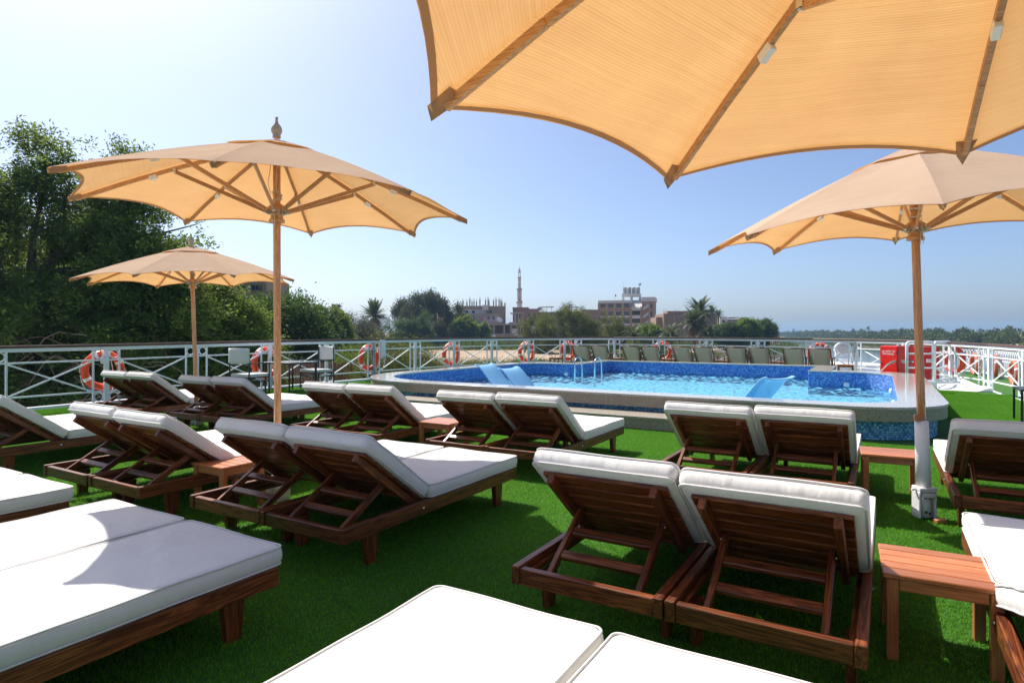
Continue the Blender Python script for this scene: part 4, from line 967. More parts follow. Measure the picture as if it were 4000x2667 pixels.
pts = [(.05, .30, .62), (.02, .16, .63), (-.02, .04, .64), (-.10, -.10, .62), (-.20, -.16, .52), (-.34, -.2, .36), (-.5, -.26, .2), (-.56, -.3, .12)]
for i, (x, y, z) in enumerate(pts): v += [(x, y, z + .045 * (1 if i < 3 else .8)), (x - .02, y - .015, z - .045)]
m.add(v, [(2 * i, 2 * i + 1, 2 * i + 3, 2 * i + 2) for i in range(len(pts) - 1)], 0, True); o = m.build('hose', HOSE, hz); md = o.modifiers.new('s', 'SOLIDIFY'); md.thickness = .012; md = o.modifiers.new('b', 'SUBSURF'); md.levels = 2; md.render_levels = 2
MB().tube([(.05, .30, .62), (.10, .36, .63)], .03, 12).build('coupling', STEEL, hz)
gt = thing('tubular_gate', 'white tubular gate frame with rungs at the pool\'s right end', 'gate', (.52, 18.45, 0))
A0, A1, A2 = Vector((0, 0, 0)), Vector((.58, .45, 0)), Vector((1.02, 1.75, 0)); Zg = Vector((0, 0, 1.15)); Z0 = Vector((0, 0, .0))
def framep(a, b, zs, p):
    MB().tube([a + Z0, a + Zg * .94, a.lerp(b, .03) + Zg * .985, a.lerp(b, .06) + Zg, b.lerp(a, .06) + Zg, b.lerp(a, .03) + Zg * .985, b + Zg * .94, b + Z0], .033, 12).build('frame_tube', WHITE, p)
    for z in zs: MB().tube([a + Vector((0, 0, z)), b + Vector((0, 0, z))], .02, 10).build('rung', WHITE, p)
framep(A0, A1, (.18, .50, .86), gt); framep(A1 + Vector((.03, .07, 0)), A2, (.18, .48, .86), gt)
MB().bar(A1 + Vector((.05, .1, .55)), A2 + Vector((0, 0, .85)), .03, .03).build('brace', WHITE, gt); MB().bar(A1 + Vector((.05, .1, .5)), A2 + Vector((0, 0, .2)), .03, .03).build('brace', WHITE, gt)
rp = thing('gangway_ramp', 'white steel sill and ramp plate by the railing gate', 'ramp', (1.2, 18.6, 0))
m = MB(); m.add([(-.05, -.1, .13), (.35, .5, .13), (1.0, -.55, .13), (.7, -.62, .012), (-.02, -.5, .012), (-.05, -.1, .012), (.35, .5, .012), (1.0, -.55, .012)], [(0, 2, 1), (0, 4, 3, 2), (0, 5, 4), (5, 0, 1, 6), (1, 2, 7, 6), (2, 3, 7)]); m.build('plate', WHITE, rp)
part('sill', rp, (.9, .06, .16), (.1, .35, .085), (0, 0, R(35)), WHITE, .005)
sg = thing('chain_sign', 'small STAFF ONLY board hanging from a white chain at the gate', 'sign', (2.02, 18.55, 0), R(-65))
MB().box((0, 0, .56), (.05, .012, .42), None, .003).build('board', paint('sign_khaki', (.42, .38, .25), .6, .05), sg)
o = text('STAFF ONLY', .075, sg, (.018, -.0085, .56), (R(90), R(-90), 0), BLACKM)
for k in range(26):
    z = 1.0 - k * .036; m = MB(); m.tube([(.016 * math.cos(a), .0, .026 * math.sin(a)) for a in np.linspace(0, 6.283, 10, endpoint=False)], .0055, 5, closed=True)
    if k == 0: CH = m.mesh('chain_link', WHITE)
    put('chain_link', CH, sg, (-.06, 0, z), (0, 0, R(90) * (k % 2)))

# ------------------------------------------------------------------ neighbouring deck with hooped fence
nb = thing('moored_boat', 'white boat moored alongside with turf deck beyond the river side railing', 'boat', (4, 22, 0))
npoly = [(2.80, 12), (4.25, 12), (4.2, 18), (4.05, 21), (3.75, 23.6), (3.45, 26), (2.95, 28), (2.4, 28.4), (2.25, 26), (2.4, 22), (2.75, 17)]
m = MB(); m.prism([(x - 4, y - 22) for x, y in npoly], -7.3, -.13); m.build('hull_side', WHITE, nb)
f = fill('d', npoly, [], -.125, TURF); f.v = [(x - 4, y - 22, z) for x, y, z in f.v]; f.build('turf_deck', TURF, nb)
HOOP = MB(); HOOP.tube([(-.16, 0, 0), (-.16, 0, .72)] + [(.16 * math.cos(a), 0, .72 + .2 * math.sin(a)) for a in np.linspace(math.pi, 0, 9)][1:-1] + [(.16, 0, .72), (.16, 0, 0)], .014, 7); HOOP = HOOP.mesh('hoop', WHITE)
HOOP2 = MB(); HOOP2.tube([(-.09, 0, 0), (-.09, 0, .48)] + [(.09 * math.cos(a), 0, .48 + .12 * math.sin(a)) for a in np.linspace(math.pi, 0, 9)][1:-1] + [(.09, 0, .48), (.09, 0, 0)], .012, 7); HOOP2 = HOOP2.mesh('hoop', WHITE)
fp = [Vector(p) for p in ((2.45, 28.2), (2.85, 27.6), (3.28, 25.8), (3.58, 23.5), (3.88, 21), (4.03, 18), (4.1, 14))]
hf = thing('hoop_fence', 'white fence of hooped bars edging the moored boat deck', 'fence', (2.45, 28.2, -.125))
for a, b in zip(fp[:-1], fp[1:]):
    L = (b - a).length; n = int(L / .17) + 1; d = (b - a) / L; rz = math.atan2(d.y, d.x)
    for k in range(n):
        c = a + d * (k + .5) * L / n - fp[0]; put('hoop', HOOP, hf, (c.x, c.y, 0), (0, 0, rz)); put('hoop', HOOP2, hf, (c.x, c.y, 0), (0, 0, rz))
    MB().bar((a - fp[0]).to_3d() + Vector((0, 0, .96)), (b - fp[0]).to_3d() + Vector((0, 0, .96)), .06, .03).build('handrail', HRAIL, hf)
    MB().bar((a - fp[0]).to_3d() + Vector((0, 0, .12)), (b - fp[0]).to_3d() + Vector((0, 0, .12)), .03, .03).build('lower_bar', WHITE, hf)
buoy('faded orange lifebuoy on the hoop fence, nearest the gate', 2.80, 27.2, .27, R(100), True); buoy('faded orange lifebuoy on the hoop fence in the middle', 3.14, 25.6, .30, R(98), True); buoy('faded orange lifebuoy lying low beside the moored boat at the right', 3.28, 22.9, .22, R(96), True)
# foredeck with windlass
fd = thing('foredeck', 'small white foredeck platform beyond the bow railing', 'platform', (-1.2, 25.6, 0)); MB().prism([(-1.0, -1.0), (1.0, -1.3), (1.3, .2), (.6, 1.2), (-1.0, 1.1)], -7.2, .27).build('slab', WHITE, fd)
ww = thing('windlass', 'white winch with round drum on the foredeck beyond the railing', 'winch', (-1.25, 25.55, .272), R(12), scale=(.56, .56, .52))
MB().tube([(0, -.28, .98), (0, .3, .98)], .50, 32).build('drum', paint('light_grey_paint', (.60, .61, .64), .4, .06), ww); MB().tube([(0, -.36, .98), (0, -.285, .98)], .30, 28).build('drum_cap', TANK, ww)
for s_ in (-1, 1): MB().bar((s_ * .52, -.2, 0), (s_ * .40, -.2, .98), .09, .16, .01, up=(0, 1, 0)).build('side_frame', WHITE, ww)
part('control_box', ww, (.7, .3, .26), (.05, -.36, .2), (0, 0, 0), WHITE, .01); part('motor', ww, (.2, .3, .34), (.66, -.1, .62), (0, 0, 0), TANK, .02)
for k in range(4): MB().lathe([(.03, 0), (.03, .02)], 10).build('dial', [BLACKM, REDP, STEEL, BLACKM][k], ww, (-.12 + k * .12, -.51, .22), (R(90), 0, 0))
MB().tube([(.6, -.3, .8), (.8, -.3, 1.2), (.95, -.3, 1.1), (.9, -.3, .5), (.6, -.3, .3)], .022, 8).build('hydraulic_hose', BLACKM, ww)
#BACKGROUND

# ------------------------------------------------------------------ trees
def unit(a): return a / np.maximum(np.linalg.norm(a, axis=1, keepdims=True), 1e-9)
def leaf_verts(base, axis, side, L, W, fold=.18):
    nrm = np.cross(axis, side); V = np.zeros((len(base), 4, 3)); L = L[:, None]; W = W[:, None]
    V[:, 0] = base; V[:, 1] = base + axis * L * .5 + side * W * .5 + nrm * W * fold; V[:, 2] = base + axis * L; V[:, 3] = base + axis * L * .5 - side * W * .5 + nrm * W * fold
    return V
def sample_lobes(lobes, n, shell=.55, flat=0):
    vol = np.array([l[3] * l[4] * l[5] for l in lobes]) ** .72; ch = rng.choice(len(lobes), n, p=vol / vol.sum()); Lb = np.array(lobes)[ch]
    d = unit(rng.normal(size=(n, 3))); r_ = rng.random(n) ** (1 / 3.0); r_ = shell + (1 - shell) * r_ if shell else r_
    r_ = np.where(rng.random(n) < .18, rng.random(n) ** .5, r_)
    return Lb[:, :3] + d * r_[:, None] * Lb[:, 3:6], d
def crown_mesh(name, lobes, tips, per, L, W, mat, spread=.5, droop=.25, shell=.55, bias=0.0, style='rosette', zmin=None, clus=0, csig=.4):
    c, d = sample_lobes(lobes, clus or tips, shell)
    if clus:
        pick = rng.integers(clus, size=tips); c = c[pick] + rng.normal(0, csig, (tips, 3)) * rng.uniform(.6, 1.25, (tips, 1)) * np.array([1, 1, .75]); d = unit(d[pick] + rng.normal(0, .6, (tips, 3)))
    if zmin is not None: c[:, 2] = np.maximum(c[:, 2], zmin + rng.random(tips) * .6)
    c += rng.normal(0, .12 * spread, c.shape)
    n = tips * per; cc = np.repeat(c, per, 0); dd = np.repeat(d, per, 0)
    if style == 'rosette':
        ax = unit(dd * .5 + rng.normal(0, 1, (n, 3)) * np.array([1, 1, .7]) + np.array([0, 0, .25 - droop])); off = rng.normal(0, .28, (n, 3)) * spread
    elif style == 'fine':
        ax = unit(dd * .8 + rng.normal(0, .8, (n, 3)) + np.array([0, 0, -droop])); off = rng.normal(0, .5, (n, 3)) * spread
    else:
        ax = unit(rng.normal(0, .5, (n, 3)) + np.array([0, 0, -1.0])); off = rng.normal(0, .5, (n, 3)) * spread * np.array([1, 1, 1.3])
    sd = unit(np.cross(ax, rng.normal(size=(n, 3)))); ll = L * rng.uniform(.65, 1.25, n); ww = W * rng.uniform(.7, 1.2, n)
    V = leaf_verts(cc + off, ax, sd, ll, ww); q = np.arange(n * 4).reshape(-1, 4)
    clv = np.repeat(np.clip(rng.normal(.42, .24, tips), 0, .92), per); rnd = np.clip(clv + rng.normal(0, .12, n) + bias, 0, .96)
    yel = rng.random(n) < .012; rnd[yel] = 1.0
    return fast_mesh(name, V.reshape(-1, 3), q, mat, rnd), c
def branches(m, base, h, lobes, tipc, r0, nlimb=6, sub=70, wob=.25, bend=None):
    base = Vector(base); lean = Vector((random.uniform(-.06, .06) * h, random.uniform(-.06, .06) * h, 0))
    tr = [base + Vector((random.uniform(-wob, wob) * .5 * (i > 0), random.uniform(-wob, wob) * .5 * (i > 0), 0)) + Vector((0, 0, h * i / 5)) + lean * (i / 5) for i in range(6)]
    m.tube(tr, [r0 * (1.25 if i == 0 else 1 - .12 * i) for i in range(6)], 10)
    ends = []
    for l in lobes[:nlimb] if len(lobes) >= nlimb else [lobes[i % len(lobes)] for i in range(nlimb)]:
        s = tr[random.randint(2, 5)]; e = Vector(l[:3]) + Vector((random.uniform(-.4, .4) * l[3], random.uniform(-.4, .4) * l[4], random.uniform(-.1, .5) * l[5])); mid = s.lerp(e, .5) + Vector((random.uniform(-1, 1), random.uniform(-1, 1), random.uniform(-.3, .8))) * (e - s).length * .14
        pts = [s, s.lerp(mid, .5) + Vector((random.uniform(-.1, .1),) * 3), mid, mid.lerp(e, .5) + Vector((random.uniform(-.15, .15), random.uniform(-.15, .15), 0)), e]
        m.tube(pts, [r0 * .34, r0 * .28, r0 * .2, r0 * .12, r0 * .04], 8); ends += pts[2:]
    if len(tipc):
        idx = rng.choice(len(tipc), min(sub, len(tipc)), replace=False)
        for i in idx:
            e = Vector(tipc[i]); s = min(ends, key=lambda p: (p - e).length); mid = s.lerp(e, .5) + Vector((random.uniform(-.2, .2), random.uniform(-.2, .2), random.uniform(-.1, .25))) * (e - s).length * .6
            m.tube([s, s.lerp(mid, .55), mid, mid.lerp(e, .6), e], [r0 * .12, r0 * .1, r0 * .085, r0 * .06, r0 * .03], 5)
def tree(name, label, cat, x, y, z, th, lobes, r0, tips, per, L, W, mat, bark=None, group='trees on the bank', sub=60, nlimb=6, **kw):
    t = thing(name, label, cat, (x, y, z), 0, group)
    me, c = crown_mesh('crown', lobes, tips, per, L, W, mat, **kw); put('crown', me, t, (0, 0, 0))
    m = MB(); branches(m, (0, 0, -.3), th, lobes, c, r0, nlimb, sub); m.build('trunk', bark or BARK, t); return t
def lobes_cam(ls, dz=0.0):
    """lobes given as (across, away, up, r_across, r_away, r_up) seen from the ship -> ship axes"""
    o = []
    for a, b, u, ra, rb, ru in ls: v = RGT * a + FWD * b; o.append((v.x, v.y, u + dz, (ra + rb) / 2, (ra + rb) / 2, ru))
    return o
def at(sx, d): x, y = bearing(sx, d); return x, y
# big tree close to the ship, left
x, y = at(150, 23.5)
tree('broadleaf_tree', 'huge dark broadleaf tree close to the ship at the left', 'tree', x, y, ZL, 6.5, lobes_cam([(-1.5, 1, 8.3, 4.2, 4, 3.0), (-4.5, 0, 6.5, 3.6, 3.5, 3.5), (2.5, 1.5, 7.4, 3.0, 3, 2.6), (.8, -1.2, 5.2, 4.4, 2.6, 2.4), (-2.6, -.6, 10.2, 1.9, 1.9, 1.5), (.1, .5, 12.5, .9, .9, .8), (1.3, .5, 11.7, .8, .8, .7), (-4.8, .5, 9.8, 1.4, 1.4, 1.4), (-.5, 0, 11.0, 1.1, 1.1, 1.0), (2.4, .6, 11.2, .8, .8, .6), (2.9, .5, 12.2, .8, .8, .6), (3.8, .5, 11.7, .7, .7, .55), (3.2, .5, 10.7, 1.4, 1.4, 1.0), (4.4, .4, 9.5, 1.7, 1.7, 1.3), (5.7, .2, 8.6, 1.4, 1.4, 1.1), (-1, -1.6, 2.6, 6.0, 2.0, 1.8), (4.2, -.4, 5.6, 2.6, 2.2, 2.8), (-.6, .6, 13.1, .7, .7, .6), (-1.9, .4, 11.6, .9, .9, .7), (2.3, .8, 9.6, 1.9, 1.7, 1.2)], -1.8), .55, 7000, 40, .17, .062, LEAF_A, sub=230, nlimb=11, spread=.55, shell=.5, clus=420, csig=.42)
x, y = at(690, 25.5)
tree('broadleaf_tree', 'dark broadleaf tree right of the huge one behind the far parasol', 'tree', x, y, ZL, 5, lobes_cam([(-1.4, 0, 6.6, 2.4, 2.4, 2.4), (.6, .4, 6.0, 2.4, 2.2, 2.3), (-.4, -1.0, 3.9, 3.6, 2.0, 2.0), (1.9, .3, 4.2, 1.8, 1.8, 2.2), (-1.6, .2, 8.7, 1.5, 1.5, .9), (.9, .3, 8.2, 1.1, 1.1, .6), (-.2, -1.2, 1.8, 3.6, 1.7, 1.5), (-2.6, .4, 8.6, 1.4, 1.4, 1.2)], -1.7), .4, 3600, 38, .165, .06, LEAF_A, sub=140, nlimb=7, spread=.52, shell=.5, clus=240, csig=.40)
x, y = at(905, 26.0)
tree('bushy_tree', 'sunlit bushy yellow-green tree behind the railing before the tan building', 'tree', x, y, ZL, 3.5, lobes_cam([(0, 0, 5.0, 1.5, 1.5, 1.7), (.45, 0, 6.6, .95, .9, .75), (-.5, -.3, 3.0, 2.2, 1.6, 1.7), (.9, 0, 3.4, 1.1, 1.2, 1.6), (-.9, 0, 6.1, .7, .7, .5)], -1.7), .22, 1500, 24, .17, .062, LEAF_A, sub=60, bias=.18, spread=.45, clus=110, csig=.3)
for i, (sx, d, hh_, rr) in enumerate(((520, 33, 11.5, 4.5), (-150, 31, 13, 5.5), (250, 36, 12, 5))):
    x, y = at(sx, d); tree('broadleaf_tree', ['dark broadleaf tree deep behind the far parasol canopy', 'dark broadleaf tree filling the far left edge', 'dark broadleaf tree filling the shade behind the huge tree'][i], 'tree', x, y, ZL, hh_ * .5, lobes_cam([(0, 0, hh_ * .68, rr * .8, rr * .8, hh_ * .24), (-rr * .5, 0, hh_ * .45, rr * .6, rr * .6, hh_ * .25), (rr * .5, .4, hh_ * .42, rr * .6, rr * .6, hh_ * .25), (0, 0, hh_ * .22, rr, rr, hh_ * .2)], -1.6), .4, 1700, 22, .27, .10, LEAF_DARK, sub=50, spread=1.1)
# bare tangled branches hanging over the railing
tg = thing('fallen_branches', 'tangle of bare pale branches hanging below the huge tree', 'branches', (*at(300, 20.5), .75)); m = MB()
for k in range(26):
    s = Vector((random.uniform(-3.2, 3.0), random.uniform(-.6, .6), random.uniform(-1.6, .7))); s = RGT * s.x + FWD * s.y + Vector((0, 0, s.z)); d = RGT * random.choice((-1, 1)) + Vector((0, 0, random.uniform(-.5, .4))); pts = [s]; L = random.uniform(.25, .55)
    for j in range(7): d = (d + Vector((random.uniform(-.4, .4), random.uniform(-.2, .2), random.uniform(-.65, .35)))).normalized(); pts.append(pts[-1] + d * L)
    r_ = random.uniform(.008, .028); m.tube(pts, [r_ * (1 - .1 * j) for j in range(8)], 6)
m.build('branch', BARKP, tg)
# middle distance
def simple(nm, lb, sx, d, top, width, mat, tips, per, L, W, kind='round', bark=None, base=None, **kw):
    x, y = at(sx, d); zt = 1.4 + (1298 - top) * d / 2410; z0 = ZL if base is None else base; h = zt - z0; w = width * d / 2410 / 2; kk = max(1.0, d / (100 if nm in ('eucalyptus_tree', 'acacia_tree', 'round_tree', 'mango_tree', 'tamarisk_bush', 'shadow_thicket_tree') else 150)); L, W = L * kk, W * kk; kw['spread'] = kw.get('spread', 1) * kk ** .6
    if kind == 'round': lb_ = [(0, 0, h * .62, w, w, h * .36), (-w * .45, 0, h * .42, w * .7, w * .7, h * .3), (w * .45, 0, h * .45, w * .65, w * .7, h * .3), (w * .15, 0, h * .82, w * .55, w * .55, h * .17), (-w * .3, 0, h * .75, w * .55, w * .5, h * .18)]
    elif kind == 'bush': lb_ = [(0, 0, h * .45, w * .9, w * .8, h * .5), (-w * .5, 0, h * .35, w * .55, w * .6, h * .42), (w * .5, 0, h * .35, w * .55, w * .6, h * .4), (0, -w * .3, h * .2, w, w * .6, h * .25)]
    elif kind == 'acacia': lb_ = [(0, 0, h * .72, w * .85, w * .8, h * .26), (-w * .5, 0, h * .5, w * .5, w * .6, h * .3), (w * .45, 0, h * .52, w * .5, w * .6, h * .32), (0, 0, h * .3, w * .95, w * .7, h * .28), (-w * .72, 0, h * .3, w * .3, w * .4, h * .22), (w * .7, 0, h * .3, w * .3, w * .4, h * .22)]
    elif kind == 'airy':
        lb_ = [(random.uniform(-.8, .8) * w, random.uniform(-.4, .4) * w, h * random.uniform(.42, .93), w * random.uniform(.16, .3), w * .25, h * random.uniform(.07, .13)) for _ in range(17)]; lb_ = [(a, b, u * (1 - .18 * abs(a / w)), ra, rb, ru) for a, b, u, ra, rb, ru in lb_]
    elif kind == 'column': lb_ = [(0, 0, h * .55, w * .8, w * .8, h * .42), (-w * .55, 0, h * .42, w * .45, w * .5, h * .38), (w * .5, 0, h * .45, w * .5, w * .5, h * .36), (-w * .2, 0, h * .85, w * .28, w * .3, h * .16), (w * .25, 0, h * .83, w * .25, w * .3, h * .15)]
    return tree(nm, lb, 'tree', x, y, z0, h * .5, lobes_cam(lb_), max(.12, h * .025), tips, per, L, W, mat, bark, **kw)
simple('feathery_tree', 'dark blue-green feathery tree right of the big parasol pole', 1090, 42, 1175, 330, LEAF_DARK, 420, 130, .30, .09, 'round', spread=.9, style='fine', droop=.1, shell=.75)
simple('ficus_tree', 'dense dark green tree with pointed tufts right of the pole', 1230, 58, 1203, 190, LEAF_DARK, 420, 110, .32, .12, 'column', spread=1.1, bias=.1, shell=.7)
simple('ficus_tree', 'dense green tree with sunny top left of the grey-green bush', 1310, 64, 1222, 130, LEAF_A, 260, 100, .34, .13, 'column', spread=1.1, bias=.0, shell=.7)
simple('tamarisk_bush', 'grey-green feathery tamarisk left of the old palm', 1385, 96, 1224, 170, LEAF_GREY, 240, 150, .34, .08, 'bush', spread=1.1, style='fine', shell=.75)
simple('tamarisk_bush', 'low grey-green tamarisk at the foot of the old palm', 1445, 108, 1265, 120, LEAF_GREY, 150, 130, .36, .08, 'bush', spread=1.1, style='fine', shell=.75)
simple('eucalyptus_tree', 'small thin eucalyptus top rising alone against the sky', 1316, 190, 1187, 58, LEAF_EUC, 60, 90, .4, .14, 'column', spread=.8, shell=.6)
simple('eucalyptus_tree', 'tall airy eucalyptus behind the old palm', 1640, 168, 1132, 235, LEAF_EUC, 230, 110, .34, .11, 'airy', spread=.85, sub=110, nlimb=12, style='hang', shell=.2)
simple('eucalyptus_tree', 'thin airy eucalyptus beside the unfinished building', 1745, 172, 1165, 120, LEAF_EUC, 110, 80, .34, .11, 'airy', spread=.8, sub=80, nlimb=9, style='hang', shell=.2)
simple('acacia_tree', 'rounded dark green acacia before the tall eucalyptus', 1595, 150, 1212, 150, LEAF_DARK, 200, 170, .30, .09, 'acacia', spread=.75, style='fine', bias=.15, shell=.75, clus=34, csig=1.0)
simple('shadow_thicket_tree', 'dark low tree under the tall eucalyptus', 1690, 160, 1245, 130, LEAF_EUC, 130, 120, .36, .1, 'bush', spread=1.2, shell=.7)
simple('round_tree', 'round dark green tree before the unfinished building', 1814, 165, 1241, 94, LEAF_A, 200, 90, .36, .15, 'round', spread=.9, shell=.75)
simple('round_tree', 'small round green tree left of the concrete frame', 1885, 170, 1266, 52, LEAF_A, 110, 80, .34, .14, 'round', spread=.8, bias=.1, shell=.75)
simple('acacia_tree', 'large olive acacia left of the school building', 2195, 118, 1205, 290, LEAF_OLIVE, 420, 170, .26, .075, 'acacia', spread=.7, style='fine', shell=.75, clus=60, csig=.95)
simple('acacia_tree', 'yellow-green acacia before the school building', 2392, 128, 1236, 120, LEAF_OLIVE, 170, 160, .26, .075, 'acacia', spread=.6, style='fine', bias=.12, shell=.75, clus=26, csig=.8)
simple('mango_tree', 'bright green bushy tree right of the school', 2540, 140, 1262, 112, LEAF_A, 220, 110, .34, .13, 'bush', spread=.95, bias=.08, shell=.75)
simple('shore_tree', 'dark round shore tree right of the palms', 2840, 150, 1266, 110, LEAF_DARK, 190, 120, .45, .17, 'round', spread=1.3, bias=.1, shell=.75)
simple('shore_tree', 'dark green shore tree left of the point', 2915, 150, 1250, 95, LEAF_A, 190, 120, .45, .17, 'round', spread=1.3, shell=.75)
simple('shore_tree', 'last dark tree on the point before open water', 2980, 158, 1254, 95, LEAF_DARK, 190, 120, .48, .17, 'round', spread=1.3, bias=.1, shell=.75)
for i, (sx, d, tp_, wd_) in enumerate(((1500, 27, 1288, 240), (1620, 33, 1318, 190), (1380, 30, 1340, 200))):
    simple('olive_shrub', ['tall olive shrub right behind the flood lamp box', 'olive shrub behind the railing left of the sand', 'flowering shrub behind the right director chair'][i], sx, d, tp_, wd_, LEAF_OLIVE if i < 2 else LEAF_A, 1300, 26, .12, .032, 'bush', spread=.5, style='fine', group='shrubs below the railing', base=ZL)
for i, (sx, d, tp_, wd_) in enumerate(((1760, 58, 1415, 200), (1900, 62, 1415, 160), (2060, 66, 1408, 160), (2330, 70, 1345, 200), (2520, 90, 1345, 160), (1010, 31, 1300, 260), (760, 27, 1330, 300), (420, 25, 1330, 400), (100, 23, 1330, 400))):
    simple('low_shrub', ['scrubby shrub at the sand edge below the second lifebuoy', 'scrubby shrub at the sand edge below the bow post', 'scrubby shrub below the minaret lifebuoy', 'dark shrub behind the first deck chairs', 'dark shrub behind the middle deck chairs', 'dark shrub behind the left director chair', 'dark shrub under the far parasol behind the railing', 'dark shrub behind the railing at the far left lifebuoy', 'dark shrub behind the railing at the left edge'][i], sx, d, tp_, wd_, LEAF_OLIVE if i < 3 else LEAF_DARK, 700, 22, .14 if i > 4 else .2, .05, 'bush', spread=.6, style='fine', group='shrubs below the railing', base=ZL)
# palms
def palm_mesh(nf, fl, leaflets, droop, seed, trunkh, dead=0, fine=True):
    r2 = random.Random(seed); G = MB(); D_ = MB()
    def frond(m, az, el, L, w):
        d = Vector((math.cos(az) * math.cos(el), math.sin(az) * math.cos(el), math.sin(el))); p = Vector((0, 0, trunkh)); st_ = 9; pts = [p]
        for i in range(st_): d = (d + Vector((0, 0, -droop * (.5 + i / st_)))).normalized(); p = p + d * (L / st_); pts.append(p)
        sidev = Vector((-math.sin(az), math.cos(az), 0))
        for i in range(1, len(pts)):
            a = (pts[i] - pts[i - 1]).normalized(); wl = w * (math.sin(math.pi * (i / (st_ + 1)) ** .7) + .12)
            for kk in range(leaflets):
                b = pts[i - 1].lerp(pts[i], kk / leaflets)
                for s_ in (-1, 1):
                    e = b + (sidev * s_ * .8 + a * .75 + Vector((0, 0, -.25 + r2.uniform(-.15, .2)))).normalized() * wl * r2.uniform(.8, 1.15); t_ = a * (L / st_ / leaflets) * .95
                    m.add([b, b + t_ * 1.1, e + t_ * .5, e], [(0, 1, 2, 3)])
        m.tube(pts, [.03 * (1 - i / (st_ + 2)) * fl / 3 for i in range(len(pts))], 3, caps=False)
    for k in range(nf): frond(G, k * 2.4 + r2.uniform(-.2, .2), R(r2.uniform(-10, 78)), fl * r2.uniform(.8, 1.1), fl * .16)
    for k in range(dead): frond(D_, k * 2.4, R(r2.uniform(-75, -35)), fl * r2.uniform(.7, 1.0), fl * .10)
    T = MB(); T.tube([(r2.uniform(-.05, .05), r2.uniform(-.05, .05), trunkh * i / 8) for i in range(9)], [fl * .085 * (1.25 if i == 0 else 1) * (1 + .12 * (i % 2)) for i in range(9)], 10)
    def setr(me):
        a = me.attributes.new('rnd', 'FLOAT', 'FACE'); a.data.foreach_set('value', np.clip(rng.normal(.45, .22, len(me.polygons)), 0, .95).astype(np.float32)); return me
    return setr(G.mesh('fronds', LEAF_PALM)), (setr(D_.mesh('dead_fronds', LEAF_DRY)) if dead else None), T.mesh('trunk', PALMBARK)
def palm(label, sx, d, ytop, fl, nf=46, dead=0, seed=1, base=ZL, leaflets=5, droop=.13, group='date palms on the bank'):
    x, y = at(sx, d); zc = 1.4 + (1298 - ytop) * d / 2410; g, dd, tr = palm_mesh(nf, fl, leaflets, droop, seed, zc - base, dead)
    t = thing('date_palm', label, 'palm', (x, y, base), 0, group); put('trunk', tr, t, (0, 0, 0)); put('fronds', g, t, (0, 0, 0))
    if dd: put('dead_fronds', dd, t, (0, 0, 0))
palm('old date palm with a skirt of dry brown fronds', 1462, 140, 1235, 4.1, 60, 110, 3, droop=.06)
palm('tallest date palm before the brown brick building', 2734, 140, 1218, 4.3, 60, 30, 4)
palm('leaning lower date palm left of the tallest one', 2712, 132, 1258, 4.0, 54, 50, 5)
palm('small date palm crown right of the tallest one', 2782, 190, 1222, 3.0, 36, 0, 6)
palm('smallest date palm crown at the right of the palm group', 2807, 200, 1232, 2.6, 32, 0, 7)
palm('low young date palm left of the palm group', 2622, 120, 1305, 3.2, 40, 0, 8, droop=.17)
palm('low young date palm under the palm group', 2765, 128, 1308, 3.2, 40, 0, 9, droop=.17)
palm('low young date palm at the foot of the school', 2478, 110, 1318, 3.0, 36, 0, 10, droop=.16)
palm('low young date palm before the white wall', 2050, 125, 1310, 2.4, 30, 0, 12, droop=.16)
# reeds and grass on the near bank
def strip_stuff(name, label, cat, line, n, h, w, mat, wid, z):
    pts = np.array([camxy(*p) for p in line]); seg = np.linalg.norm(np.diff(pts, axis=0), axis=1); cum = np.concatenate([[0], np.cumsum(seg)]); s = rng.random(n) * cum[-1]
    X = np.interp(s, cum, pts[:, 0]) + rng.normal(0, wid, n); Y = np.interp(s, cum, pts[:, 1]) + rng.normal(0, wid, n)
    base = np.stack([X, Y, np.full(n, z)], 1); ax = unit(np.stack([rng.normal(0, .3, n), rng.normal(0, .3, n), np.ones(n)], 1)); sd = unit(np.cross(ax, rng.normal(size=(n, 3))))
    patch = .6 + .5 * np.sin(X * .31 + 2 * np.sin(Y * .17)) * np.sin(Y * .23)
    V = leaf_verts(base, ax, sd, h * rng.uniform(.5, 1.2, n) * np.clip(patch, .3, 1.2), np.full(n, w)); me = fast_mesh(name, V.reshape(-1, 3), np.arange(n * 4).reshape(-1, 4), mat, np.clip(rng.normal(.5, .25, n), 0, .95))
    tag(link(bpy.data.objects.new(name, me)), label, cat, kind='stuff')
strip_stuff('reed_bed', 'band of green reeds behind the sandy ground', 'reeds', [(-45, 148), (-10, 147), (20, 150), (60, 168)], 30000, 2.4, .25, REED, 5, ZL)
strip_stuff('bank_grass', 'rough dry grass and weeds along the near bank', 'grass', [(-22, 44), (-12, 58), (-2, 68), (8, 76), (20, 92), (32, 112)], 22000, 1.0, .12, LEAF_OLIVE, 3.0, ZL)
strip_stuff('shore_reeds', 'green reeds along the shore of the wooded point', 'reeds', [(44, 150), (72, 196), (96, 236), (124, 300), (148, 352), (156, 384)], 30000, 3.0, .3, REED, 5, ZL - 2.8)
strip_stuff('far_reeds', 'pale reed belt along the far river bank', 'reeds', [(320, 720), (290, 565), (243, 442), (210, 354), (196, 292), (190, 252), (190, 224), (208, 150)], 60000, 3.4, .5, LEAF_OLIVE, 5, ZR + .6)
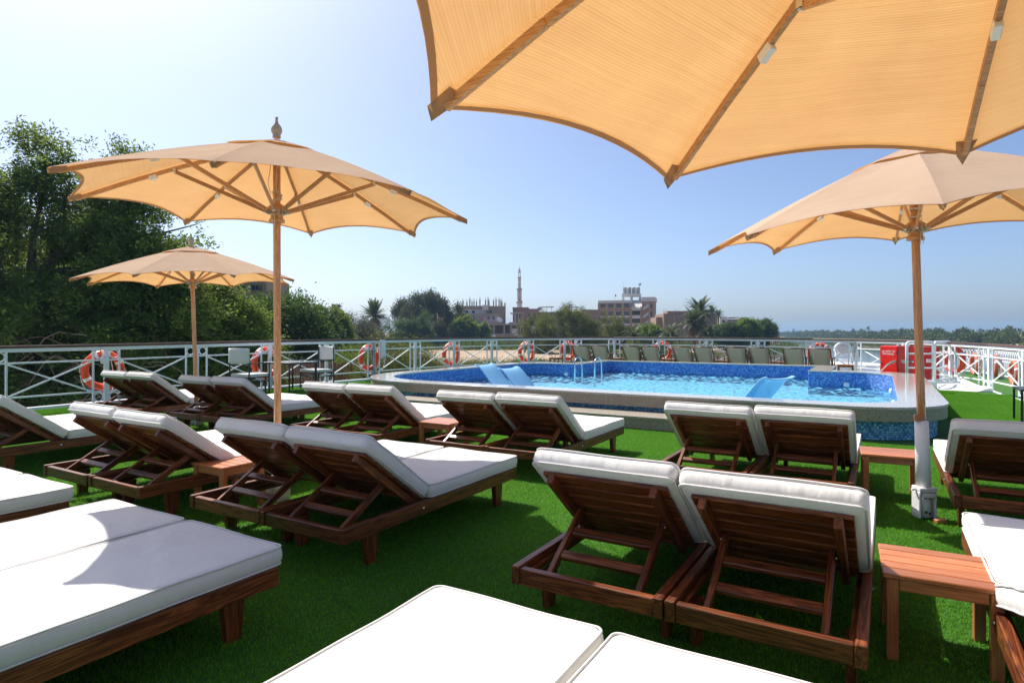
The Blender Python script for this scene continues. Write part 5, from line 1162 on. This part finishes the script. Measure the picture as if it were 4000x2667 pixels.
# wooded far bank: one mass of foliage plus single palms
line = np.array([camxy(*p) for p in [(900, 2600), (520, 1250), (352, 760), (314, 580), (268, 458), (236, 372), (224, 300), (216, 250), (216, 215), (238, 150)]]); seg = np.linalg.norm(np.diff(line, axis=0), axis=1); cum = np.concatenate([[0], np.cumsum(seg)])
NTREE = 900; s = rng.random(NTREE) ** 1.0 * cum[-1]; s = np.where(rng.random(NTREE) < .65, cum[-1] - (cum[-1] - s) * .42, s); dep = np.abs(rng.normal(0, 26, NTREE))
tx_ = np.interp(s, cum, line[:, 0]) + RGT.x * dep; ty_ = np.interp(s, cum, line[:, 1]) + RGT.y * dep; th_ = rng.uniform(4.5, 9.0, NTREE) * np.clip(.62 + dep / 70, .6, 1.15); rr_ = rng.uniform(2.2, 4.6, NTREE)
per = 190; n = NTREE * per; d = unit(rng.normal(size=(n, 3))); d[:, 2] = np.abs(d[:, 2]) * 1.0 - .25 * rng.random(n)
lump = 1 + .22 * np.sin(d[:, 0] * 5 + np.repeat(s, per)) * np.sin(d[:, 1] * 6 + np.repeat(dep, per)) ; r_ = np.repeat(rr_, per); h_ = np.repeat(th_, per)
c = np.stack([np.repeat(tx_, per) + d[:, 0] * r_ * lump, np.repeat(ty_, per) + d[:, 1] * r_ * lump, ZR + 1.0 + h_ * .52 + d[:, 2] * h_ * .48 * lump], 1)
ax = unit(d + rng.normal(0, .6, (n, 3))); sd = unit(np.cross(ax, rng.normal(size=(n, 3)))); V = leaf_verts(c, ax, sd, 1.5 * rng.uniform(.6, 1.3, n), 1.0 * rng.uniform(.6, 1.2, n))
rn = np.clip(np.repeat(np.clip(rng.normal(.45, .22, NTREE), 0, .9), per) + rng.normal(0, .1, n), 0, .95)
tag(link(bpy.data.objects.new('far_wood', fast_mesh('far_wood', V.reshape(-1, 3), np.arange(n * 4).reshape(-1, 4), LEAF_FAR, rn))), 'long wooded far river bank under the horizon', 'woodland', kind='stuff')
FP = [palm_mesh(22, 3.2, 2, .13, 20 + i, 11.0 + i * .8) for i in range(3)]
for i in range(46):
    f_ = .32 + .68 * (i + .5) / 46; s0 = f_ * cum[-1] + random.uniform(-8, 8); dp = random.uniform(6, 40); x = float(np.interp(s0, cum, line[:, 0])) + RGT.x * dp; y = float(np.interp(s0, cum, line[:, 1])) + RGT.y * dp
    t = thing('far_palm', 'slender palm rising out of the wooded far bank', 'palm', (x, y, ZR - random.uniform(.4, 3.0)), random.uniform(0, 6), 'palms on the far bank'); g, dd, tr = FP[i % 3]; put('trunk', tr, t, (0, 0, 0)); put('fronds', g, t, (0, 0, 0)); sc = random.uniform(.72, 1.0); t.scale = (sc, sc, sc)

# ------------------------------------------------------------------ buildings on the bank
def bld(name, label, cat, sx, d, group=None, turn=0.0):
    x, y = at(sx, d); return thing(name, label, cat, (x, y, ZL), YAW + R(turn), group)
def wbox(t, nm, x0, x1, y0, y1, z0, z1, mat): return MB().box(((x0 + x1) / 2, (y0 + y1) / 2, (z0 + z1) / 2), (x1 - x0, y1 - y0, z1 - z0)).build(nm, mat, t)
def window(t, x, z, w, h, yf=0.0, mat=None, frame=None, mull=1):
    """window on a front wall at y = yf (front looks to -y)"""
    wn_ = MB(); fr = .07
    for (a, b, c_, e) in ((x - w / 2, x - w / 2 + fr, z, z + h), (x + w / 2 - fr, x + w / 2, z, z + h), (x - w / 2 + fr, x + w / 2 - fr, z, z + fr), (x - w / 2 + fr, x + w / 2 - fr, z + h - fr, z + h)): wn_.box(((a + b) / 2, yf - .02, (c_ + e) / 2), (b - a, .12, e - c_))
    for k in range(mull): xx = x - w / 2 + w * (k + 1) / (mull + 1); wn_.box((xx, yf - .02, z + h / 2), (.05, .08, h - 2 * fr))
    o = wn_.build('window', frame or CONC, t); MB().box((x, yf - .006, z + h / 2), (w - 2 * fr, .03, h - 2 * fr)).build('pane', mat or GLASS, o); return o
PX = lambda px, d: px * d / 2410.0
# unfinished building with bare columns (front width 188 px at 195 m)
d = 195; ub = bld('unfinished_building', 'tan brick building with bare concrete columns sticking up from its roof', 'building', 1880, d, turn=6)
zt = lambda yy, dd: 1.4 + (1298 - yy) * dd / 2410 - ZL
Z1, Z2, Z3 = zt(1267, d), zt(1227, d), zt(1199, d)
wbox(ub, 'wall', -7.6, 7.4, .3, 12, 0, Z3, BRTAN); wbox(ub, 'lower_wing', -13.5, 5.4, -3.5, .296, 0, Z2, BRTAN); wbox(ub, 'white_storey', -6.0, 1.5, .15, .296, Z2 + .01, Z2 + 1.45, PLAST)
wbox(ub, 'parapet', -7.8, 7.6, .1, 12.2, Z3 + .003, Z3 + .35, CONC); wbox(ub, 'mauve_bay', .2, 4.4, -4.0, -3.503, Z1 + .2, Z2 - .9, PINKP); wbox(ub, 'roof_slab', -8, 5.6, -5.5, -3.503, Z1 - .05, Z1 + .15, CONC)
wbox(ub, 'corner_pier', 7.403, 7.75, .1, 3, 0, Z3 + 1.4, BRTAN); wbox(ub, 'roof_hut', .3, 2.2, -.6, .098, Z2 + 1.2, Z3 + .6, PLAST)
for i, (xx, hh_) in enumerate([(-7.3, 2.2), (-5.8, 1.9), (-4.4, 1.9), (-3.6, 2.5), (-2.9, 1.7), (-2.1, 2.1), (-1.3, 2.0), (-.4, 2.5), (1.4, 2.2), (2.2, 2.6), (3.0, 2.4), (4.2, 2.3), (5.0, 2.7), (5.7, 2.4), (6.6, 2.2), (7.3, 2.0)]):
    yy = random.choice((.5, 4, 8)); wbox(ub, 'column', xx - .2, xx + .2, yy, yy + .4, Z3 + .353, Z3 + hh_, CONC)
    m = MB(); [m.tube([(xx + a, yy + .2 + b, Z3 + hh_), (xx + a * 1.3, yy + .2 + b, Z3 + hh_ + .9)], .03, 4) for a in (-.12, .12) for b in (-.1, .1)]; m.build('rebar', BARKP, ub)
for xx, z, w, h, mt in ((-4.6, Z2 + .25, 1.0, .9, GLASS), (-2.5, Z2 + .25, 1.0, .9, GLASS), (2.9, Z2 + .35, .9, .8, GLASS)): window(ub, xx, z, w, h, .13 if xx < 2 else .29, mt)
for xx, w in ((-2.9, 1.5), (2.0, .9), (3.6, .9)): window(ub, xx, Z1 + 1.2, w, 1.5, -3.51 if xx < 0 else -4.01, GLASS, PLAST)
for xx in (1.6, 2.6, 3.6, 4.4): wbox(ub, 'balcony_post', xx - .04, xx + .04, -5.4, -5.3, Z1 + .153, Z1 + 1.2, PLAST)
wbox(ub, 'balcony_rail', .8, 4.6, -5.42, -5.28, Z1 + 1.203, Z1 + 1.3, PLAST)
m = MB(); m.lathe([(.02, 0), (.6, .12), (.95, .32), (.93, .34), (.58, .15), (.02, .04)], 18); o = m.build('satellite_dish', WHITE2, ub, (5.3, -4.8, Z1 + 1.2), (R(60), 0, R(20)))
# concrete frame building in front
d = 180; cf = bld('concrete_frame_building', 'half built grey concrete frame below the brick houses', 'building', 1962, d, turn=4); zr = zt(1264, d); zb = zt(1303, d)
wbox(cf, 'roof_slab', -5.2, 4.8, 0, 8, zr - .4, zr, CONC); wbox(cf, 'floor_slab', -5.2, 4.8, 0, 8, zb - .4, zb, CONC); wbox(cf, 'base_wall', -5.6, 6, .5, 8, 0, zb - .403, BRTAN)
for xx in (-4.9, -2.4, .6, 2.6, 4.5):
    for yy in (.2, 4): wbox(cf, 'column', xx - .22, xx + .22, yy, yy + .4, zb + .003, zr - .403, CONC)
wbox(cf, 'back_wall', -5, 4.6, 7.4, 7.7, zb + .003, zr - .403, BRBRN); wbox(cf, 'infill_wall', 2.85, 4.25, .25, .5, zb + .003, zr - 1.5, PLAST)
for xx in (-2.1, -1.0, .2): wbox(cf, 'upper_column', xx + 6.0, xx + 6.3, 4, 4.3, zr + .003, zr + 3.2, CONC)
wbox(cf, 'upper_slab', 3.5, 6.9, 3.5, 6, zr + 3.203, zr + 3.5, CONC)
ac = wbox(cf, 'air_conditioner', -2.9, -2.0, -.5, -.01, zb - .9, zb - .3, WHITE2)
# red brick house and its darker neighbour
d = 205; rb_ = bld('brick_house', 'red brick house with small dark windows left of the olive acacia', 'house', 2052, d, turn=-4); zr = zt(1206, d); zm = zt(1264, d)
wbox(rb_, 'wall', -4.2, 4.2, 0, 9, 0, zr, BRRED); wbox(rb_, 'parapet', -4.3, 1.0, -.1, 9.1, zr + .003, zr + .5, BRRED); wbox(rb_, 'side_slab', -5.0, -4.203, -.3, 5, zm + 3.3, zm + 3.6, CONC); wbox(rb_, 'lower_slab', -5.4, 8, -.6, -.003, zm, zm + .45, CONC)
for xx, w in ((-2.1, 1.0), (1.4, .95), (3.1, 1.4)): window(rb_, xx, zm + 1.9, w, 1.3, -.003, GLASS, BRRED, 0)
wbox(rb_, 'white_wall', -1.8, 5.6, -.9, -.603, zm - 3.4, zm - .003, PLAST)
m = MB(); m.prism([(.8 * math.cos(a) * 1.0, .8 * math.sin(a) + 1.4) for a in np.linspace(0, math.pi, 9)] + [(-.8, 0), (.8, 0)], 0, .06); m.build('arch_door', GLASS, rb_, (-.6, -.905, zm - 3.3), (R(90), 0, 0))
d = 212; nb2 = bld('flat_roof_house', 'low dark brick house with straw shelters on its flat roof', 'house', 2165, d, turn=-4); zr = zt(1218, d); wbox(nb2, 'wall', -5.4, 9.5, 0, 9, 0, zr, BRBRN); wbox(nb2, 'wing', 9.503, 16, 2, 9, 0, zr + .8, BRBRN)
for x0 in (-4.0, 4.6):
    for xx in (0, 1.4, 3.0):
        for yy in (1, 3.5): wbox(nb2, 'shelter_post', x0 + xx - .05, x0 + xx + .05, yy, yy + .1, zr, zr + 1.5, BARKP)
    m = MB(); [m.bar((x0 - .5, 1 + random.uniform(-.4, 3), zr + 1.55 + random.uniform(0, .25)), (x0 + 3.6 + random.uniform(-.5, .4), 1 + random.uniform(-.4, 3), zr + 1.6 + random.uniform(0, .25)), .12, .08) for _ in range(14)]; m.build('straw_roof', STRAW, nb2)
m = MB(); m.lathe([(.02, 0), (.6, .12), (.95, .32), (.93, .34), (.58, .15), (.02, .04)], 18); m.build('satellite_dish', TANK, nb2, (-5.0, .5, zr + .8), (R(60), 0, R(-20)))
# minaret
d = 400; mn = bld('minaret', 'slender banded minaret rising behind the brick house', 'minaret', 2029, d); zq = lambda yy: zt(yy, d)
MS = paint('minaret_stone', (.56, .52, .47), .8, .08, .6); MR = paint('minaret_red', (.38, .27, .21), .8, .1, .6)
MB().lathe([(1.7, 0), (1.7, zq(1186)), ], 8, smooth=False).build('base_shaft', MS, mn); MB().lathe([(1.7, zq(1186) + .01), (2.05, zq(1186) + .5), (2.1, zq(1186) + 1.4), (1.6, zq(1184) + 1.5)], 8, smooth=False).build('balcony', MR, mn)
MB().lathe([(1.35, zq(1184) + 1.51), (1.35, zq(1134))], 8, smooth=False).build('middle_shaft', MR, mn)
for k in range(8):
    a = k * math.pi / 4 + math.pi / 8; part('pilaster', mn, (.32, .32, round(zq(1134) - zq(1184) - 2.0, 2)), (1.33 * math.cos(a), 1.33 * math.sin(a), (zq(1184) + 1.7 + zq(1134)) / 2 - .1), (0, 0, a), MS, .02)
    MB().box((1.22 * math.cos(a + .39), 1.22 * math.sin(a + .39), (zq(1160) + zq(1140)) / 2), (.2, .45, 2.4), Matrix.Rotation(a + .39, 3, 'Z')).build('niche', MS, mn)
MB().lathe([(1.4, zq(1134) + .01), (1.8, zq(1134) + .5), (1.8, zq(1134) + 1.2), (1.2, zq(1134) + 1.3)], 16, smooth=False).build('balcony', MR, mn)
MB().lathe([(.98, zq(1131) + .8), (.98, zq(1087))], 16, smooth=False).build('upper_shaft', MS, mn)
for yy in (1122, 1112, 1096): MB().lathe([(1.02, zq(yy)), (1.02, zq(yy) + .45)], 16, smooth=False).build('band', MR, mn)
MB().lathe([(1.0, zq(1087) + .01), (1.3, zq(1087) + .4), (1.3, zq(1087) + .8)], 16).build('balcony', MR, mn)
for k in range(6): a = k * math.pi / 3; part('lantern_column', mn, (.22, .22, 2.6), (.72 * math.cos(a), .72 * math.sin(a), zq(1087) + 2.11), (0, 0, a), MS, .02)
MB().lathe([(1.0, zq(1066)), (1.05, zq(1066) + .3), (.75, zq(1066) + .9), (.85, zq(1066) + 1.5), (.5, zq(1066) + 2.4), (.2, zq(1066) + 2.9), (.12, zq(1066) + 3.3), (.25, zq(1066) + 3.6), (.1, zq(1066) + 3.9), (.03, zq(1066) + 5.0)], 14).build('finial', MS, mn)
# school: front width 126 px + stair bay + side
d = 235; sc_ = bld('school_building', 'five storey brown and white school building with water tanks on top', 'building', 2444, d, turn=-17); S = d / 2410.0
X0, X1, X2, X3 = -104 * S, 20 * S, 62 * S, 108 * S; zr = zt(1183, d); fh = 31 * S
COLM = paint('ochre_pier', (.36, .24, .11), .85, .08, .6); WB = paint('white_concrete', (.58, .56, .53), .8, .08, .7)
wbox(sc_, 'wall', X0, X1, 0, 12, 0, zr, BRRED); wbox(sc_, 'stair_back', X1 + .003, X2, 3, 12, 0, zr, BRBRN); wbox(sc_, 'end_wall', X2 + .003, X3, .4, 12, 0, zr + .5, BRRED)
wbox(sc_, 'cornice', X0 - .3, X1 + .2, -.5, 12, zr + .003, zr + 1.0, WB); wbox(sc_, 'end_cornice', X2 - .2, X3 + .3, .1, 12.2, zr + .503, zr + 2.1, WB)
for k in range(5):
    xx = X0 + (X1 - X0) * k / 4; wbox(sc_, 'pier', xx - .45, xx + .45, -.35, -.003, 0, zr, COLM)
for fl_ in range(6):
    z = zr - fh * (fl_ + 1) + .25
    if z < 2: break
    for k in range(4):
        xc = X0 + (X1 - X0) * (k + .5) / 4; window(sc_, xc, z + .9, (X1 - X0) / 4 - 1.0, 1.75, -.01, TEALG if fl_ == 3 and k > 1 else GLASS, WB, 2)
        wbox(sc_, 'white_sill', xc - (X1 - X0) / 8 + .46, xc + (X1 - X0) / 8 - .46, -.2, -.003, z + .25, z + .87, WB if fl_ else BRRED)
    wbox(sc_, 'landing', X1 + .003, X2, -.6, 3, z - .2, z, CONC); wbox(sc_, 'balustrade', X1 + .003, X2, -.75, -.603, z - .2, z + 1.05, WB)
    MB().bar((X2 + .3, .25, z + .2), (X2 + 2.6, .25, z + 1.9), .3, .9).build('stair_flank', WB, sc_); window(sc_, X2 + 3.5, z + .5, .8, 2.0, .39, GLASS, WB, 0)
    wbox(sc_, 'white_band', X2 + 4.5, X3 - .02, .25, .397, z + .1, z + .8, WB)
for xx in (X1 + .25, X2 - .25, X2 + 2.9): wbox(sc_, 'pier', xx - .3, xx + .3, -.8, -.35, 0, zr - 1.5, COLM)
m = MB(); m.add([(X1 + .1, -1, zr - 2.0), (X2 + .1, -1, zr - 2.0), (X2 + .1, 5, zr + 1.2), (X1 + .1, 5, zr + 1.2), (X1 + .1, -1, zr - 2.3), (X2 + .1, -1, zr - 2.3), (X2 + .1, 5, zr + .9), (X1 + .1, 5, zr + .9)], [(0, 1, 2, 3), (7, 6, 5, 4), (0, 4, 5, 1), (1, 5, 6, 2), (3, 7, 4, 0), (2, 6, 7, 3)]); m.build('sloping_roof', WB, sc_)
tx0, tx1 = -20 * S, 52 * S
wbox(sc_, 'tank_stand', tx0, tx1, 4, 8, zr + 2.6, zr + 3.8, WB)
for xx in (tx0 + .3, (tx0 + tx1) / 2, tx1 - .3):
    for yy in (4.2, 7.6): wbox(sc_, 'stand_leg', xx - .25, xx + .25, yy, yy + .5, zr + 1.0, zr + 2.597, WB)
for k in range(4):
    MB().lathe([(.74, 0), (.76, .1), (.76, 1.0), (.79, 1.05), (.76, 1.1), (.76, 2.1), (.80, 2.2), (.7, 2.45), (.3, 2.6)], 16, (tx0 + .95 + k * 1.7, 6, zr + 3.803)).build('water_tank', TANK, sc_)
MB().tube([(tx0 + .5, 4.4, zr + 3.8), (tx0 + .5, 4.4, zr + 8.4)], .06, 5).build('mast', TANK, sc_); MB().tube([(tx1 - .2, 4.4, zr + 3.8), (tx1 - .2, 4.4, zr + 7.0)], .08, 5).build('mast', TANK, sc_); MB().lathe([(.05, 0), (.6, .2), (.58, .24)], 12).build('dish', TANK, sc_, (tx1 - .2, 4.3, zr + 7.2), (R(70), 0, 0))
MB().tube([(X0 + 6, .5, zr + 1.0), (X0 + 6, .5, zr + 3.4)], .05, 5).build('flag_pole', TANK, sc_); MB().box((X0 + 6.3, .5, zr + 2.9), (.5, .03, .7)).build('flag', REDP, sc_)
# houses between and right of the school
d = 250; h2 = bld('brick_house', 'low brick house half hidden between the olive acacia and the school', 'house', 2318, d); wbox(h2, 'wall', -8, 4, 0, 8, 0, zt(1216, d), BRTAN); wbox(h2, 'roof_room', -5, 0, 2, 8, zt(1216, d) + .003, zt(1208, d), BRRED)
d = 185; bb = bld('brown_brick_building', 'big blank brown brick building behind the date palms', 'building', 2685, d, turn=-3); S = d / 2410.0; zr = zt(1225, d)
wbox(bb, 'wall', -92 * S, 115 * S, 0, 14, 0, zr, BRBRN); wbox(bb, 'side_wing', -116 * S, -92.05 * S, 2, 12, 0, zr - 1.0, BRBRN)
for k in range(6): xx = (-90 + k * 40) * S; wbox(bb, 'pier', xx - .2, xx + .2, -.12, -.003, 0, zr - .3, BRTAN)
for z in (zr - 3.4, zr - 6.8): wbox(bb, 'ring_beam', -92 * S, 115 * S, -.09, -.004, z, z + .35, BRTAN)
wbox(bb, 'rubble_wall', -70 * S, 10 * S, 3, 9, zr + .003, zr + .9, BRRED); wbox(bb, 'light_wall', 40 * S, 112 * S, 1, 8, zr + .003, zr + .5, PLAST)
for k in range(14): MB().tube([((-88 + k * 15) * S, 2 + (k % 3) * 3, zr), ((-88 + k * 15) * S, 2 + (k % 3) * 3, zr + 1.6 + .3 * (k % 2))], .035, 4).build('rebar', BARKP, bb)
window(bb, -60 * S, zr - 9, 1.2, 1.2, -.01, GLASS, BRTAN, 0)
d = 230; h3 = bld('flat_roof_house', 'pale and brown house right of the palms above the shore trees', 'house', 2862, d); S = d / 2410.0; zr = zt(1247, d)
wbox(h3, 'wall', -55 * S, 55 * S, 0, 9, 0, zr, BRBRN); wbox(h3, 'pale_room', -55 * S, -25 * S, -1.2, -.003, 0, zr + .9, PLAST); wbox(h3, 'parapet', 30 * S, 60 * S, -.3, 6, zr + .003, zr + .7, CONC); window(h3, -40 * S, zr - 1.4, 1.2, 1.2, -1.21, GLASS, PLAST, 0)
m = MB(); [m.bar((random.uniform(-15, 25) * S, random.uniform(0, 4), zr + .3 + random.uniform(0, .5)), (random.uniform(-15, 30) * S, random.uniform(0, 4), zr + .3 + random.uniform(0, .6)), .2, .1) for _ in range(20)]; m.build('brushwood', STRAW, h3)
# tan building behind the left trees
d = 46; tn = bld('tan_building', 'tan plaster building with blue windows behind the left trees', 'building', 900, d, turn=12); S = d / 2410.0; zr = zt(1060, d)
wbox(tn, 'wall', -190 * S, 132 * S, 0, 12, 0, zr, TANP)
for xx in (-110, -35, 28, 92): window(tn, xx * S, zt(1136, d), 54 * S, 26 * S, -.01, BLUEG, BRBRN, 3)
# dark reed fence behind the railing
rf = thing('reed_fence', 'dark brown reed fence behind the railing near the director chairs', 'fence', (*at(1180, 27.5), ZL), YAW + R(25)); 
for k in range(44): part('fence_pole', rf, (.11, .07, 2.75 + .06 * (k % 3)), (-3.2 + k * .145, .02 * (k % 2), 1.2), (0, 0, 0), WOOD[2], 0)

# ------------------------------------------------------------------ river haze
hzm = bpy.data.materials.new('haze_air'); hzm.use_nodes = True; hn = hzm.node_tree; hn.nodes.remove(hn.nodes['Principled BSDF'])
pv = hn.nodes.new('ShaderNodeVolumePrincipled'); pv.inputs['Color'].default_value = (.45, .70, 1.0, 1); pv.inputs['Density'].default_value = .00027; pv.inputs['Anisotropy'].default_value = .25; pv.inputs['Density Attribute'].default_value = ''
hn.links.new(pv.outputs[0], hn.nodes['Material Output'].inputs['Volume'])
try: hzm.cycles.homogeneous_volume = True
except Exception: pass
tag(MB().box((0, 0, 18), (7900, 7900, 55)).build('haze', hzm), 'thin blue river haze', 'haze', kind='stuff')
